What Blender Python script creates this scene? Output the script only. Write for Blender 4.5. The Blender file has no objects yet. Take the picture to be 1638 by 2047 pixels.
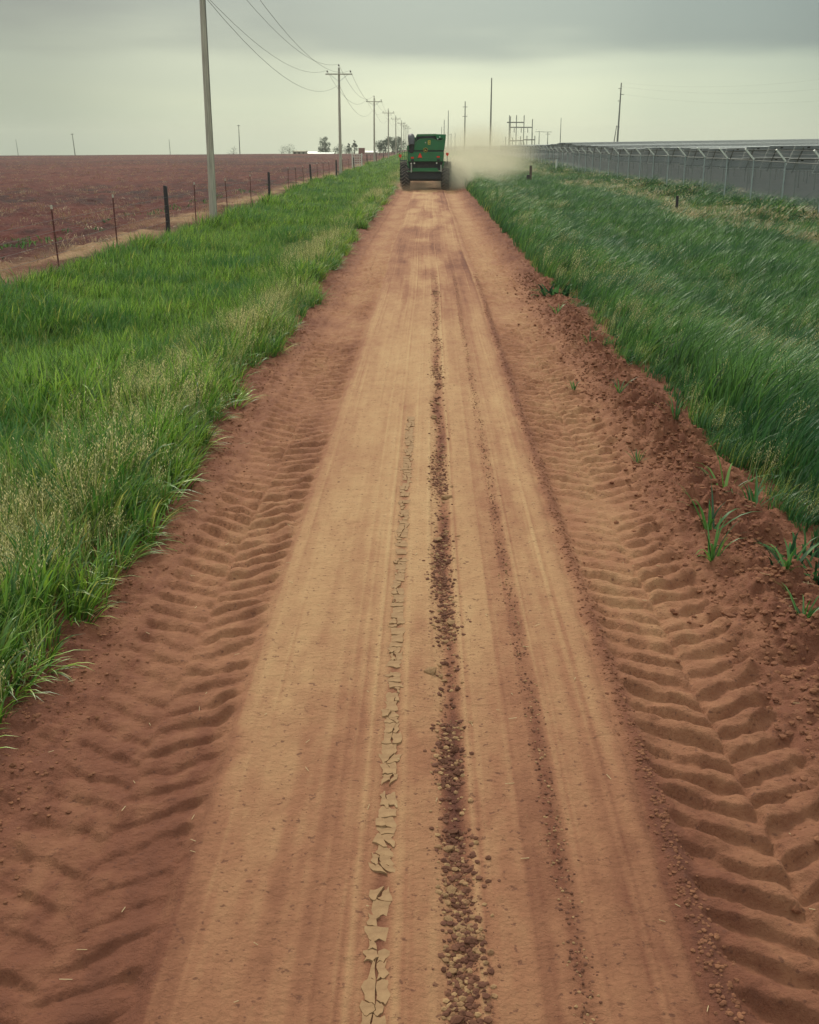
import bpy, bmesh, math, random
import numpy as np
from mathutils import Vector, Matrix
R = math.radians
rng = np.random.default_rng(7)
random.seed(7)
scene = bpy.context.scene
COL = scene.collection

# ------------------------------------------------------------------ camera
cd = bpy.data.cameras.new("camera"); cam = bpy.data.objects.new("camera", cd); COL.objects.link(cam)
cam.location = (0, 0, 3.3); cam.rotation_euler = (R(90 - 18.47), 0, R(0.94))
cd.sensor_fit = 'HORIZONTAL'; cd.sensor_width = 36; cd.lens = 36 * 2200 / 1638
cd.clip_start = 0.1; cd.clip_end = 9000
scene.camera = cam
# ------------------------------------------------------------------ colour management
scene.view_settings.view_transform = 'Standard'; scene.view_settings.look = 'None'
scene.view_settings.gamma = 1; scene.view_settings.use_curve_mapping = False
scene.view_settings.exposure = 0.58
scene.cycles.volume_step_rate = 1.0; scene.cycles.volume_max_steps = 128
scene.cycles.transparent_max_bounces = 32
scene.cycles.max_bounces = 8
# ------------------------------------------------------------------ world
SUN_EL, SUN_AZ = R(34), R(-12)          # azimuth measured from the road direction (+Y), positive to the right
W = bpy.data.worlds.new("World"); scene.world = W; W.use_nodes = True
nt = W.node_tree; nt.nodes.clear(); N = nt.nodes; L = nt.links
def mnode(op, a, b=None, tree=None):
    t = tree or nt
    n = t.nodes.new('ShaderNodeMath'); n.operation = op
    for i, v in enumerate((a, b)):
        if v is None: continue
        if isinstance(v, (int, float)): n.inputs[i].default_value = v
        else: t.links.new(v, n.inputs[i])
    return n.outputs[0]
sky = N.new('ShaderNodeTexSky'); sky.sky_type = 'NISHITA'; sky.sun_disc = False
sky.sun_elevation = SUN_EL; sky.sun_rotation = SUN_AZ; sky.dust_density = 4
bg1 = N.new('ShaderNodeBackground'); bg1.inputs[1].default_value = 0.10; L.new(sky.outputs[0], bg1.inputs[0])
tc = N.new('ShaderNodeTexCoord'); nrm = N.new('ShaderNodeVectorMath'); nrm.operation = 'NORMALIZE'; L.new(tc.outputs['Generated'], nrm.inputs[0])
sp = N.new('ShaderNodeSeparateXYZ'); L.new(nrm.outputs[0], sp.inputs[0])
mp = N.new('ShaderNodeMapping'); mp.inputs['Scale'].default_value = (2.6, 2.6, 17); mp.inputs['Location'].default_value = (3.4, 1.2, 0.15); L.new(nrm.outputs[0], mp.inputs[0])
nz = N.new('ShaderNodeTexNoise'); nz.inputs['Scale'].default_value = 1.0; nz.inputs['Detail'].default_value = 5; nz.inputs['Roughness'].default_value = .45; L.new(mp.outputs[0], nz.inputs[0])
# elevation, disturbed by the cloud noise so that the bands are ragged
zz = mnode('ADD', sp.outputs[2], mnode('MULTIPLY', mnode('SUBTRACT', nz.outputs[0], 0.5), 0.125))
ramp = N.new('ShaderNodeValToRGB'); L.new(zz, ramp.inputs[0]); cr = ramp.color_ramp; cr.interpolation = 'EASE'
cr.elements[0].position = 0.0; cr.elements[0].color = (0.64, 0.675, 0.49, 1)
cr.elements[1].position = 1.0; cr.elements[1].color = (0.86, 0.88, 0.78, 1)
for p, c in ((0.035, (0.575, 0.63, 0.465)), (0.07, (0.49, 0.555, 0.43)), (0.112, (0.235, 0.30, 0.275)), (0.2, (0.29, 0.35, 0.32)), (0.5, (0.66, 0.69, 0.61))):
    e = cr.elements.new(p); e.color = (*c, 1)
# the sky is brightest over the road, where the sun stands behind the cloud
hl = mnode('SQRT', mnode('ADD', mnode('MULTIPLY', sp.outputs[0], sp.outputs[0]), mnode('ADD', mnode('MULTIPLY', sp.outputs[1], sp.outputs[1]), 1e-5)))
ca = mnode('DIVIDE', mnode('ADD', mnode('MULTIPLY', sp.outputs[1], math.cos(R(2))), mnode('MULTIPLY', sp.outputs[0], math.sin(R(2)))), hl)
gl = N.new('ShaderNodeValToRGB'); L.new(ca, gl.inputs[0]); gr = gl.color_ramp; gr.interpolation = 'EASE'
gr.elements[0].position = 0.75; gr.elements[0].color = (0.52, 0.56, 0.62, 1)
gr.elements[1].position = 1.0; gr.elements[1].color = (1.0, 1.0, 1.0, 1)
e = gr.elements.new(0.93); e.color = (0.43, 0.49, 0.55, 1)
e = gr.elements.new(0.985); e.color = (0.77, 0.80, 0.83, 1)
# the glow belongs to the low sky; higher up the cloud deck is even
hi = N.new('ShaderNodeMapRange'); hi.interpolation_type = 'SMOOTHSTEP'; hi.inputs[1].default_value = 0.15; hi.inputs[2].default_value = 0.6; L.new(sp.outputs[2], hi.inputs[0])
gm = N.new('ShaderNodeMixRGB'); L.new(hi.outputs[0], gm.inputs[0]); L.new(gl.outputs[0], gm.inputs[1]); gm.inputs[2].default_value = (0.9, 0.92, 0.93, 1)
mul = N.new('ShaderNodeMixRGB'); mul.blend_type = 'MULTIPLY'; mul.inputs[0].default_value = 1; L.new(ramp.outputs[0], mul.inputs[1]); L.new(gm.outputs[0], mul.inputs[2])
bg2 = N.new('ShaderNodeBackground'); bg2.inputs[1].default_value = 0.92; L.new(mul.outputs[0], bg2.inputs[0])
mx = N.new('ShaderNodeMixShader'); mx.inputs[0].default_value = 0.93; L.new(bg1.outputs[0], mx.inputs[1]); L.new(bg2.outputs[0], mx.inputs[2])
wo = N.new('ShaderNodeOutputWorld'); L.new(mx.outputs[0], wo.inputs[0])
# ------------------------------------------------------------------ sun
sd = bpy.data.lights.new("sun", 'SUN'); sd.energy = 1.5; sd.angle = R(10); sd.color = (1.0, 0.93, 0.80)
so = bpy.data.objects.new("sun", sd); COL.objects.link(so)
dirv = Vector((math.sin(SUN_AZ) * math.cos(SUN_EL), math.cos(SUN_AZ) * math.cos(SUN_EL), math.sin(SUN_EL)))
so.rotation_euler = dirv.to_track_quat('Z', 'Y').to_euler(); so.location = (0, 0, 60)

# ================================================================== helpers
def tag(o, label=None, cat=None, group=None, kind=None):
    if label: o['label'] = label
    if cat: o['category'] = cat
    if group: o['group'] = group
    if kind: o['kind'] = kind
    return o
def empty(name, loc, rz=0, **k):
    o = bpy.data.objects.new(name, None); o.empty_display_size = .3; COL.objects.link(o)
    o.location = loc; o.rotation_euler = (0, 0, rz); return tag(o, **k)
def link(name, me, parent=None, loc=None, mats=()):
    for m in mats: me.materials.append(m)
    o = bpy.data.objects.new(name, me); COL.objects.link(o)
    if parent: o.parent = parent
    if loc is not None: o.location = loc
    return o
def mesh_np(name, v, f, smooth=True, mi=None):
    me = bpy.data.meshes.new(name); v = np.asarray(v, np.float32)
    if isinstance(f, np.ndarray):
        n, k = f.shape
        me.vertices.add(len(v)); me.vertices.foreach_set('co', v.ravel())
        me.loops.add(n * k); me.loops.foreach_set('vertex_index', f.astype(np.int32).ravel())
        me.polygons.add(n); me.polygons.foreach_set('loop_start', (np.arange(n) * k).astype(np.int32))
        me.update(calc_edges=True)
    else:
        me.from_pydata([tuple(map(float, p)) for p in v], [], [tuple(map(int, q)) for q in f]); me.update()
    me.polygons.foreach_set('use_smooth', np.full(len(me.polygons), bool(smooth)))
    if mi is not None: me.polygons.foreach_set('material_index', np.asarray(mi, np.int32))
    return me
class MB:
    """collects simple solids, then makes ONE mesh"""
    def __init__(s): s.v = []; s.f = []
    def add(s, v, f):
        b = len(s.v); s.v += [tuple(p) for p in v]; s.f += [tuple(i + b for i in q) for q in f]; return s
    def box(s, x0, x1, y0, y1, z0, z1, taper=1.0, M=None):
        cx, cy = (x0 + x1) / 2, (y0 + y1) / 2
        v = [(x, y, z0) for x, y in ((x0, y0), (x1, y0), (x1, y1), (x0, y1))] + \
            [(cx + (x - cx) * taper, cy + (y - cy) * taper, z1) for x, y in ((x0, y0), (x1, y0), (x1, y1), (x0, y1))]
        if M: v = [M @ Vector(p) for p in v]
        return s.add(v, [(3, 2, 1, 0), (4, 5, 6, 7), (0, 1, 5, 4), (1, 2, 6, 5), (2, 3, 7, 6), (3, 0, 4, 7)])
    def tube(s, pts, r, n=8, cap=True):
        pts = [Vector(p) for p in pts]; rs = r if isinstance(r, (list, tuple)) else [r] * len(pts)
        b = len(s.v); up = None
        for i, p in enumerate(pts):
            d = (pts[min(i + 1, len(pts) - 1)] - pts[max(i - 1, 0)]).normalized()
            if up is None: up = Vector((0, 0, 1)) if abs(d.z) < .9 else Vector((1, 0, 0))
            a = d.cross(up).normalized(); c = a.cross(d).normalized()
            for k in range(n):
                t = 2 * math.pi * k / n; s.v.append(tuple(p + (a * math.cos(t) + c * math.sin(t)) * rs[i]))
        for i in range(len(pts) - 1):
            for k in range(n):
                s.f.append((b + i * n + k, b + i * n + (k + 1) % n, b + (i + 1) * n + (k + 1) % n, b + (i + 1) * n + k))
        if cap:
            s.f.append(tuple(b + k for k in range(n))[::-1]); s.f.append(tuple(b + (len(pts) - 1) * n + k for k in range(n)))
        return s
    def prism(s, poly, y0, y1, M=None):
        """poly in (x,z), extruded along y"""
        n = len(poly); v = [(x, y0, z) for x, z in poly] + [(x, y1, z) for x, z in poly]
        if M: v = [M @ Vector(p) for p in v]
        return s.add(v, [tuple(range(n)), tuple(range(2 * n - 1, n - 1, -1))] + [((i + 1) % n, i, n + i, n + (i + 1) % n) for i in range(n)])
    def lathe_x(s, prof, cx, cy, cz, n=32):
        """profile (offset along x, radius) round the x axis"""
        b = len(s.v); m = len(prof)
        for k in range(n):
            t = 2 * math.pi * k / n
            for (o, r) in prof: s.v.append((cx + o, cy + r * math.cos(t), cz + r * math.sin(t)))
        for k in range(n):
            for j in range(m - 1):
                s.f.append((b + k * m + j, b + k * m + j + 1, b + ((k + 1) % n) * m + j + 1, b + ((k + 1) % n) * m + j))
        return s
    def build(s, name, mat, parent=None, bevel=0, smooth=False, loc=None):
        me = bpy.data.meshes.new(name); me.from_pydata(s.v, [], s.f); me.update()
        bm = bmesh.new(); bm.from_mesh(me); bmesh.ops.recalc_face_normals(bm, faces=bm.faces)
        if bevel: bmesh.ops.bevel(bm, geom=bm.edges[:], offset=bevel, segments=2, affect='EDGES', clamp_overlap=True)
        bm.to_mesh(me); bm.free()
        if smooth:
            me.polygons.foreach_set('use_smooth', [True] * len(me.polygons))
            me.set_sharp_from_angle(angle=R(40))
        return link(name, me, parent, loc, [mat])
ORD = ['first', 'second', 'third', 'fourth', 'fifth', 'sixth', 'seventh', 'eighth', 'ninth', 'tenth', 'eleventh', 'twelfth', 'thirteenth', 'fourteenth', 'fifteenth', 'sixteenth', 'seventeenth', 'eighteenth', 'nineteenth']
TENS = {20: 'twent', 30: 'thirt', 40: 'fort', 50: 'fift', 60: 'sixt'}
def ordinal(n):
    if n <= 19: return ORD[n - 1]
    t = n // 10 * 10
    return TENS[t] + 'ieth' if n % 10 == 0 else TENS[t] + 'y-' + ORD[n % 10 - 1]

# ---- numpy noise
def _h(ix, iy, s): 
    n = (ix.astype(np.int64) * 374761393 + iy.astype(np.int64) * 668265263 + s * 144665) & 0x7fffffff
    n = ((n ^ (n >> 13)) * 1274126177) & 0x7fffffff
    return ((n ^ (n >> 16)) & 0xffff) / 65535.0
def vn(x, y, s=0):
    ix = np.floor(x); iy = np.floor(y); fx = x - ix; fy = y - iy
    fx = fx * fx * (3 - 2 * fx); fy = fy * fy * (3 - 2 * fy)
    a = _h(ix, iy, s); b = _h(ix + 1, iy, s); c = _h(ix, iy + 1, s); d = _h(ix + 1, iy + 1, s)
    return (a + (b - a) * fx) * (1 - fy) + (c + (d - c) * fx) * fy - .5
def fbm(x, y, o=4, s=0, g=.5):
    r = 0; a = 1
    for i in range(o): r = r + a * vn(x * 2**i + 17.3 * i, y * 2**i - 9.1 * i, s + i); a *= g
    return r
def sstep(a, b, x):
    t = np.clip((x - a) / (b - a), 0, 1); return t * t * (3 - 2 * t)
def gauss(x, c, w): return np.exp(-((x - c) / w)**2)

# ================================================================== materials
def new_mat(name):
    m = bpy.data.materials.new(name); m.use_nodes = True; t = m.node_tree
    return m, t, t.nodes['Principled BSDF'], t.nodes['Material Output']
def simple(name, c, rough=.6, metal=0, c2=None, scale=6, bump=0, bscale=60, spec=.5, stretch=None):
    m, t, b, o = new_mat(name)
    b.inputs['Roughness'].default_value = rough; b.inputs['Metallic'].default_value = metal; b.inputs['Specular IOR Level'].default_value = spec
    tcn = t.nodes.new('ShaderNodeTexCoord'); vec = tcn.outputs['Object']
    if stretch:
        mpn = t.nodes.new('ShaderNodeMapping'); mpn.inputs['Scale'].default_value = stretch; t.links.new(vec, mpn.inputs[0]); vec = mpn.outputs[0]
    n = t.nodes.new('ShaderNodeTexNoise'); n.inputs['Scale'].default_value = scale; n.inputs['Detail'].default_value = 6; t.links.new(vec, n.inputs[0])
    r = t.nodes.new('ShaderNodeValToRGB'); r.color_ramp.elements[0].position = .35; r.color_ramp.elements[1].position = .65
    c2 = c2 or tuple(x * .75 for x in c)
    r.color_ramp.elements[0].color = (*c2, 1); r.color_ramp.elements[1].color = (*c, 1)
    t.links.new(n.outputs[0], r.inputs[0]); t.links.new(r.outputs[0], b.inputs['Base Color'])
    if bump:
        n2 = t.nodes.new('ShaderNodeTexNoise'); n2.inputs['Scale'].default_value = bscale; n2.inputs['Detail'].default_value = 4; t.links.new(vec, n2.inputs[0])
        bp = t.nodes.new('ShaderNodeBump'); bp.inputs['Strength'].default_value = bump; bp.inputs['Distance'].default_value = .02
        t.links.new(n2.outputs[0], bp.inputs['Height']); t.links.new(bp.outputs[0], b.inputs['Normal'])
    return m
def leaf_mat(name, c1, c2, trans=.35, rough=.4, pos_c=None, pos_scale=.5, gloss=.04):
    """leaf: two tones per clump, patches of a third by place, some light coming through"""
    m, t, b, o = new_mat(name); t.nodes.remove(b)
    oi = t.nodes.new('ShaderNodeObjectInfo'); r = t.nodes.new('ShaderNodeMixRGB'); t.links.new(oi.outputs['Random'], r.inputs[0])
    r.inputs[1].default_value = (*c1, 1); r.inputs[2].default_value = (*c2, 1); colour = r.outputs[0]
    g = t.nodes.new('ShaderNodeNewGeometry')
    hs = t.nodes.new('ShaderNodeHueSaturation'); t.links.new(colour, hs.inputs['Color']); t.links.new(mnode('ADD', mnode('MULTIPLY', g.outputs['Random Per Island'], 1.55, t), .25, t), hs.inputs['Value'])
    t.links.new(mnode('ADD', mnode('MULTIPLY', g.outputs['Random Per Island'], -.045, t), .525, t), hs.inputs['Hue']); colour = hs.outputs[0]
    n = t.nodes.new('ShaderNodeTexNoise'); n.inputs['Scale'].default_value = pos_scale; n.inputs['Detail'].default_value = 3; t.links.new(g.outputs['Position'], n.inputs[0])
    if pos_c:
        rr = t.nodes.new('ShaderNodeValToRGB'); rr.color_ramp.elements[0].position = .45; rr.color_ramp.elements[1].position = .66; t.links.new(n.outputs[0], rr.inputs[0])
        r2 = t.nodes.new('ShaderNodeMixRGB'); t.links.new(rr.outputs[0], r2.inputs[0]); t.links.new(colour, r2.inputs[1]); r2.inputs[2].default_value = (*pos_c, 1); colour = r2.outputs[0]
    df = t.nodes.new('ShaderNodeBsdfDiffuse'); tr = t.nodes.new('ShaderNodeBsdfTranslucent'); gs = t.nodes.new('ShaderNodeBsdfGlossy'); gs.inputs['Roughness'].default_value = rough
    gs.inputs[0].default_value = (.9, .95, .9, 1)
    t.links.new(colour, df.inputs[0]); t.links.new(colour, tr.inputs[0])
    m1 = t.nodes.new('ShaderNodeMixShader'); m1.inputs[0].default_value = trans; t.links.new(df.outputs[0], m1.inputs[1]); t.links.new(tr.outputs[0], m1.inputs[2])
    m2 = t.nodes.new('ShaderNodeMixShader'); m2.inputs[0].default_value = gloss; t.links.new(m1.outputs[0], m2.inputs[1]); t.links.new(gs.outputs[0], m2.inputs[2])
    t.links.new(m2.outputs[0], o.inputs[0]); return m
def soil_mat(name, ramp_cols, attr=None, scale=1.2, fine=45, bump=.6, dist=.012, speck=None, stretch=None, big=None, sand=None):
    m, t, b, o = new_mat(name); b.inputs['Roughness'].default_value = .95; b.inputs['Specular IOR Level'].default_value = .15
    tcn = t.nodes.new('ShaderNodeTexCoord'); vec = tcn.outputs['Object']
    def noise(s, d=6, st=None, rough=.55):
        v = vec
        if st:
            mm = t.nodes.new('ShaderNodeMapping'); mm.inputs['Scale'].default_value = st; t.links.new(vec, mm.inputs[0]); v = mm.outputs[0]
        n = t.nodes.new('ShaderNodeTexNoise'); n.inputs['Scale'].default_value = s; n.inputs['Detail'].default_value = d; n.inputs['Roughness'].default_value = rough
        t.links.new(v, n.inputs[0]); return n.outputs[0]
    n1 = noise(scale, 8, stretch, .62)
    if attr:
        a = t.nodes.new('ShaderNodeAttribute'); a.attribute_name = attr
        fac = mnode('ADD', a.outputs['Fac'], mnode('MULTIPLY', mnode('SUBTRACT', n1, .5, t), .55, t), t)
        fac = mnode('ADD', fac, mnode('MULTIPLY', mnode('SUBTRACT', noise(9, 6, (1, .3, 1)), .5, t), .35, t), t)
    else:
        fac = n1
        if big: fac = mnode('ADD', fac, mnode('MULTIPLY', mnode('SUBTRACT', noise(big[0], 4, big[1]), .5, t), big[2], t), t)
    r = t.nodes.new('ShaderNodeValToRGB'); el = r.color_ramp.elements
    el[0].position = ramp_cols[0][0]; el[0].color = (*ramp_cols[0][1], 1); el[1].position = ramp_cols[-1][0]; el[1].color = (*ramp_cols[-1][1], 1)
    for p, c in ramp_cols[1:-1]: e = el.new(p); e.color = (*c, 1)
    t.links.new(fac, r.inputs[0]); colour = r.outputs[0]
    if speck:
        n3 = noise(speck[1], 3); rr = t.nodes.new('ShaderNodeValToRGB'); rr.color_ramp.elements[0].position = speck[2]; rr.color_ramp.elements[1].position = speck[2] + .06
        t.links.new(n3, rr.inputs[0]); mxx = t.nodes.new('ShaderNodeMixRGB'); t.links.new(mnode('MULTIPLY', rr.outputs[0], .7, t), mxx.inputs[0]); t.links.new(colour, mxx.inputs[1]); mxx.inputs[2].default_value = (*speck[0], 1); colour = mxx.outputs[0]
    if sand:
        a = t.nodes.new('ShaderNodeAttribute'); a.attribute_name = 'sand'; q = t.nodes.new('ShaderNodeMixRGB'); t.links.new(a.outputs['Fac'], q.inputs[0]); t.links.new(colour, q.inputs[1]); q.inputs[2].default_value = (*sand, 1); colour = q.outputs[0]
    t.links.new(colour, b.inputs['Base Color'])
    bp = t.nodes.new('ShaderNodeBump'); bp.inputs['Strength'].default_value = bump; bp.inputs['Distance'].default_value = dist
    hgt = mnode('ADD', noise(fine, 8, None, .65), mnode('MULTIPLY', noise(fine * .22, 4), 1.6, t), t)
    t.links.new(hgt, bp.inputs['Height']); t.links.new(bp.outputs[0], b.inputs['Normal']); return m

M = {}
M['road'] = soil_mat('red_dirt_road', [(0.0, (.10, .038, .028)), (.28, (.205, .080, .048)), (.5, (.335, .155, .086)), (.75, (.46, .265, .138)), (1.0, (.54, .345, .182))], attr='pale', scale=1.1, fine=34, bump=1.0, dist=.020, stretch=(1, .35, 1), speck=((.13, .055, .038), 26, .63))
M['verge'] = soil_mat('verge_earth', [(.3, (.035, .035, .016)), (.7, (.09, .06, .03))], scale=2, fine=30)
M['field'] = soil_mat('ploughed_red_earth', [(.32, (.042, .014, .014)), (.5, (.100, .022, .018)), (.72, (.150, .042, .028))], scale=.55, fine=6, bump=1, dist=.16, sand=(.36, .22, .12), speck=((.22, .14, .08), 3.2, .64), stretch=(1, .45, 1), big=(.035, (1, .6, 1), 1.0))
M['solar_ground'] = soil_mat('solar_field_earth', [(.35, (.075, .082, .080)), (.7, (.13, .125, .115))], scale=.4, fine=8)
M['clod'] = soil_mat('pale_clod', [(.3, (.22, .105, .06)), (.6, (.40, .245, .125))], scale=9, fine=60, bump=.5)
M['clod_dark'] = soil_mat('damp_clod', [(.3, (.11, .045, .032)), (.7, (.22, .10, .06))], scale=9, fine=60, bump=.5)
M['clod_soil'] = soil_mat('red_clod', [(.3, (.17, .068, .042)), (.7, (.31, .14, .075))], scale=9, fine=60, bump=.5)
M['crust'] = soil_mat('dry_crust', [(.3, (.30, .175, .095)), (.7, (.40, .25, .135))], scale=12, fine=80, bump=.4)
M['leaf'] = leaf_mat('broad_grass_leaf', (.058, .180, .034), (.120, .250, .044), .36, pos_c=(.026, .115, .040), pos_scale=.35)
M['leaf_left'] = leaf_mat('verge_grass_leaf', (.125, .275, .030), (.225, .370, .042), .36, pos_c=(.055, .180, .036), pos_scale=.3)
M['leaf_yg'] = leaf_mat('yellowing_grass_leaf', (.20, .30, .05), (.34, .36, .09), .35)
M['leaf_dark'] = leaf_mat('dark_weed_leaf', (.026, .095, .030), (.045, .130, .040), .35, gloss=.012)
M['oat'] = leaf_mat('oat_head', (.52, .49, .22), (.66, .58, .27), .3)
M['dry'] = leaf_mat('dry_grass_stalk', (.36, .26, .10), (.48, .36, .15), .3, pos_c=(.24, .20, .08), pos_scale=.6)
M['stubble'] = leaf_mat('pale_stubble', (.28, .18, .10), (.38, .27, .15), .2)
M['straw'] = simple('straw', (.62, .50, .27), .7, c2=(.5, .36, .18))
M['wood_pole'] = simple('weathered_pole_wood', (.62, .58, .48), .85, c2=(.36, .33, .28), scale=3, stretch=(9, 9, .35), bump=.6, bscale=8)
M['wood_dark'] = simple('old_dark_post_wood', (.055, .045, .05), .9, c2=(.02, .018, .022), scale=8, stretch=(6, 6, 1), bump=.5)
M['rust'] = simple('rusty_steel', (.17, .05, .038), .8, c2=(.09, .03, .03), scale=20)
M['white_tip'] = simple('white_post_tip', (.7, .66, .55), .6)
M['wire'] = simple('galvanised_wire', (.16, .16, .15), .6, metal=.4)
M['cable'] = simple('power_cable', (.10, .10, .09), .6)
M['ceramic'] = simple('brown_insulator', (.09, .07, .065), .3)
M['steel'] = simple('galvanised_steel', (.52, .58, .58), .5, metal=.25, c2=(.40, .46, .46), scale=9)
M['bright_steel'] = simple('bright_galvanised_arm', (.86, .87, .80), .4, metal=.1, c2=(.76, .77, .70))
M['tower'] = simple('grey_tower_steel', (.20, .205, .18), .7)
M['alu'] = simple('aluminium_frame', (.86, .87, .84), .4, metal=.1)
M['panel'] = simple('panel_back_sheet', (.72, .75, .78), .5, c2=(.60, .63, .66), scale=1.5)
M['glass'] = simple('solar_glass', (.03, .04, .06), .15)
M['black'] = simple('black_plastic', (.015, .015, .018), .6)
M['green'] = simple('green_machine_paint', (.022, .20, .075), .34, c2=(.030, .165, .065), scale=1.6, bump=.05)
M['green_pale'] = simple('dusty_green_paint', (.09, .27, .11), .5, c2=(.06, .2, .08), scale=2)
M['rubber'] = simple('dusty_rubber', (.050, .040, .042), .85, c2=(.024, .021, .024), scale=5)
M['rubber_dusty'] = simple('dust_caked_lug', (.26, .21, .18), .9, c2=(.12, .10, .09), scale=6)
M['spout'] = simple('grey_rubber_boot', (.085, .085, .095), .6, c2=(.06, .06, .07))
M['dark_metal'] = simple('dark_chassis_steel', (.022, .026, .034), .7, c2=(.035, .034, .038), scale=3)
M['red'] = simple('red_lens', (.85, .04, .02), .35, c2=(.75, .05, .03))
M['orange_red'] = simple('fluorescent_orange_red', (.95, .07, .03), .5, c2=(.9, .06, .03))
M['yellow'] = simple('yellow_paint', (.75, .55, .06), .5, c2=(.65, .5, .08))
M['white'] = simple('white_paint', (.78, .77, .70), .5, c2=(.68, .66, .6))
M['silver'] = simple('ram_silver', (.55, .55, .50), .35, metal=.4)
M['window'] = simple('cab_glass', (.02, .03, .035), .08)
M['brick_red'] = simple('faded_red_sheet', (.26, .065, .05), .8, c2=(.2, .055, .045))
M['roof_white'] = simple('white_sheet_roof', (.62, .62, .56), .5)
M['roof_green'] = simple('pale_green_roof', (.28, .40, .34), .5)
M['cream'] = simple('cream_wall', (.46, .42, .30), .8)
M['bark'] = simple('bark', (.08, .06, .045), .9, bump=.5)
M['tree_leaf'] = leaf_mat('tree_leaf', (.016, .040, .022), (.030, .062, .026), .25)

def mesh_mat():
    """woven wire: thin crossing wires on a clear sheet, 6 cm diamonds"""
    m, t, b, o = new_mat('chain_link'); b.inputs['Base Color'].default_value = (.17, .21, .235, 1); b.inputs['Roughness'].default_value = .6
    tcn = t.nodes.new('ShaderNodeTexCoord'); s = t.nodes.new('ShaderNodeSeparateXYZ'); t.links.new(tcn.outputs['Object'], s.inputs[0])
    def band(sign):
        u = mnode('MULTIPLY', mnode('ADD' if sign > 0 else 'SUBTRACT', s.outputs[1], s.outputs[2], t), 1 / .06, t)
        return mnode('LESS_THAN', mnode('FRACT', u, None, t), .20, t)
    f = mnode('MAXIMUM', band(1), band(-1), t)
    tr = t.nodes.new('ShaderNodeBsdfTransparent'); mxs = t.nodes.new('ShaderNodeMixShader'); t.links.new(f, mxs.inputs[0]); t.links.new(tr.outputs[0], mxs.inputs[1]); t.links.new(b.outputs[0], mxs.inputs[2]); t.links.new(mxs.outputs[0], o.inputs[0])
    return m
M['chain'] = mesh_mat()

# ================================================================== terrain
def gz(x, y):
    x = np.asarray(x, float); y = np.asarray(y, float)
    z = -0.42 * sstep(-3.0, -4.6, x) * sstep(-10.2, -8.2, x)
    z = z - 0.46 * sstep(3.9, 6.5, x)
    side = sstep(12, 24, x)
    z = z + side * (0.52 * gauss(y, 228, 34) - 0.18 * gauss(y, 150, 34) + .12 * gauss(y, 88, 20))
    z = z + 0.016 * np.clip(x - 28, 0, 150)
    d = np.hypot(x, y)
    crest = 385 + 60 * sstep(-150, -20, x)
    drop = np.clip((d - crest) * .020, 0, 42)
    z = z - drop * sstep(-14, -40, x)
    z = z + .12 * fbm(x / 30, y / 30, 2, 50) * sstep(-11, -20, x)
    return z
def geo(a, b, k, mn):
    r = [a]
    while r[-1] < b: r.append(r[-1] + max(mn, k * abs(r[-1])))
    r[-1] = b; return np.array(r)
def sheet(name, xs, ys, zf, mat, attr=None, **t):
    X, Y = np.meshgrid(xs, ys); Z = zf(X, Y)
    v = np.stack([X, Y, Z], -1).reshape(-1, 3); nx, ny = len(xs), len(ys)
    i = (np.arange(ny - 1)[:, None] * nx + np.arange(nx - 1)[None]).ravel()
    f = np.stack([i, i + 1, i + nx + 1, i + nx], -1)
    me = mesh_np(name, v, f)
    if attr:
        at = me.attributes.new(attr[0], 'FLOAT', 'POINT'); at.data.foreach_set('value', attr[1](X, Y).astype(np.float32).ravel())
    o = link(name, me, mats=[mat]); return tag(o, **t)

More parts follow.
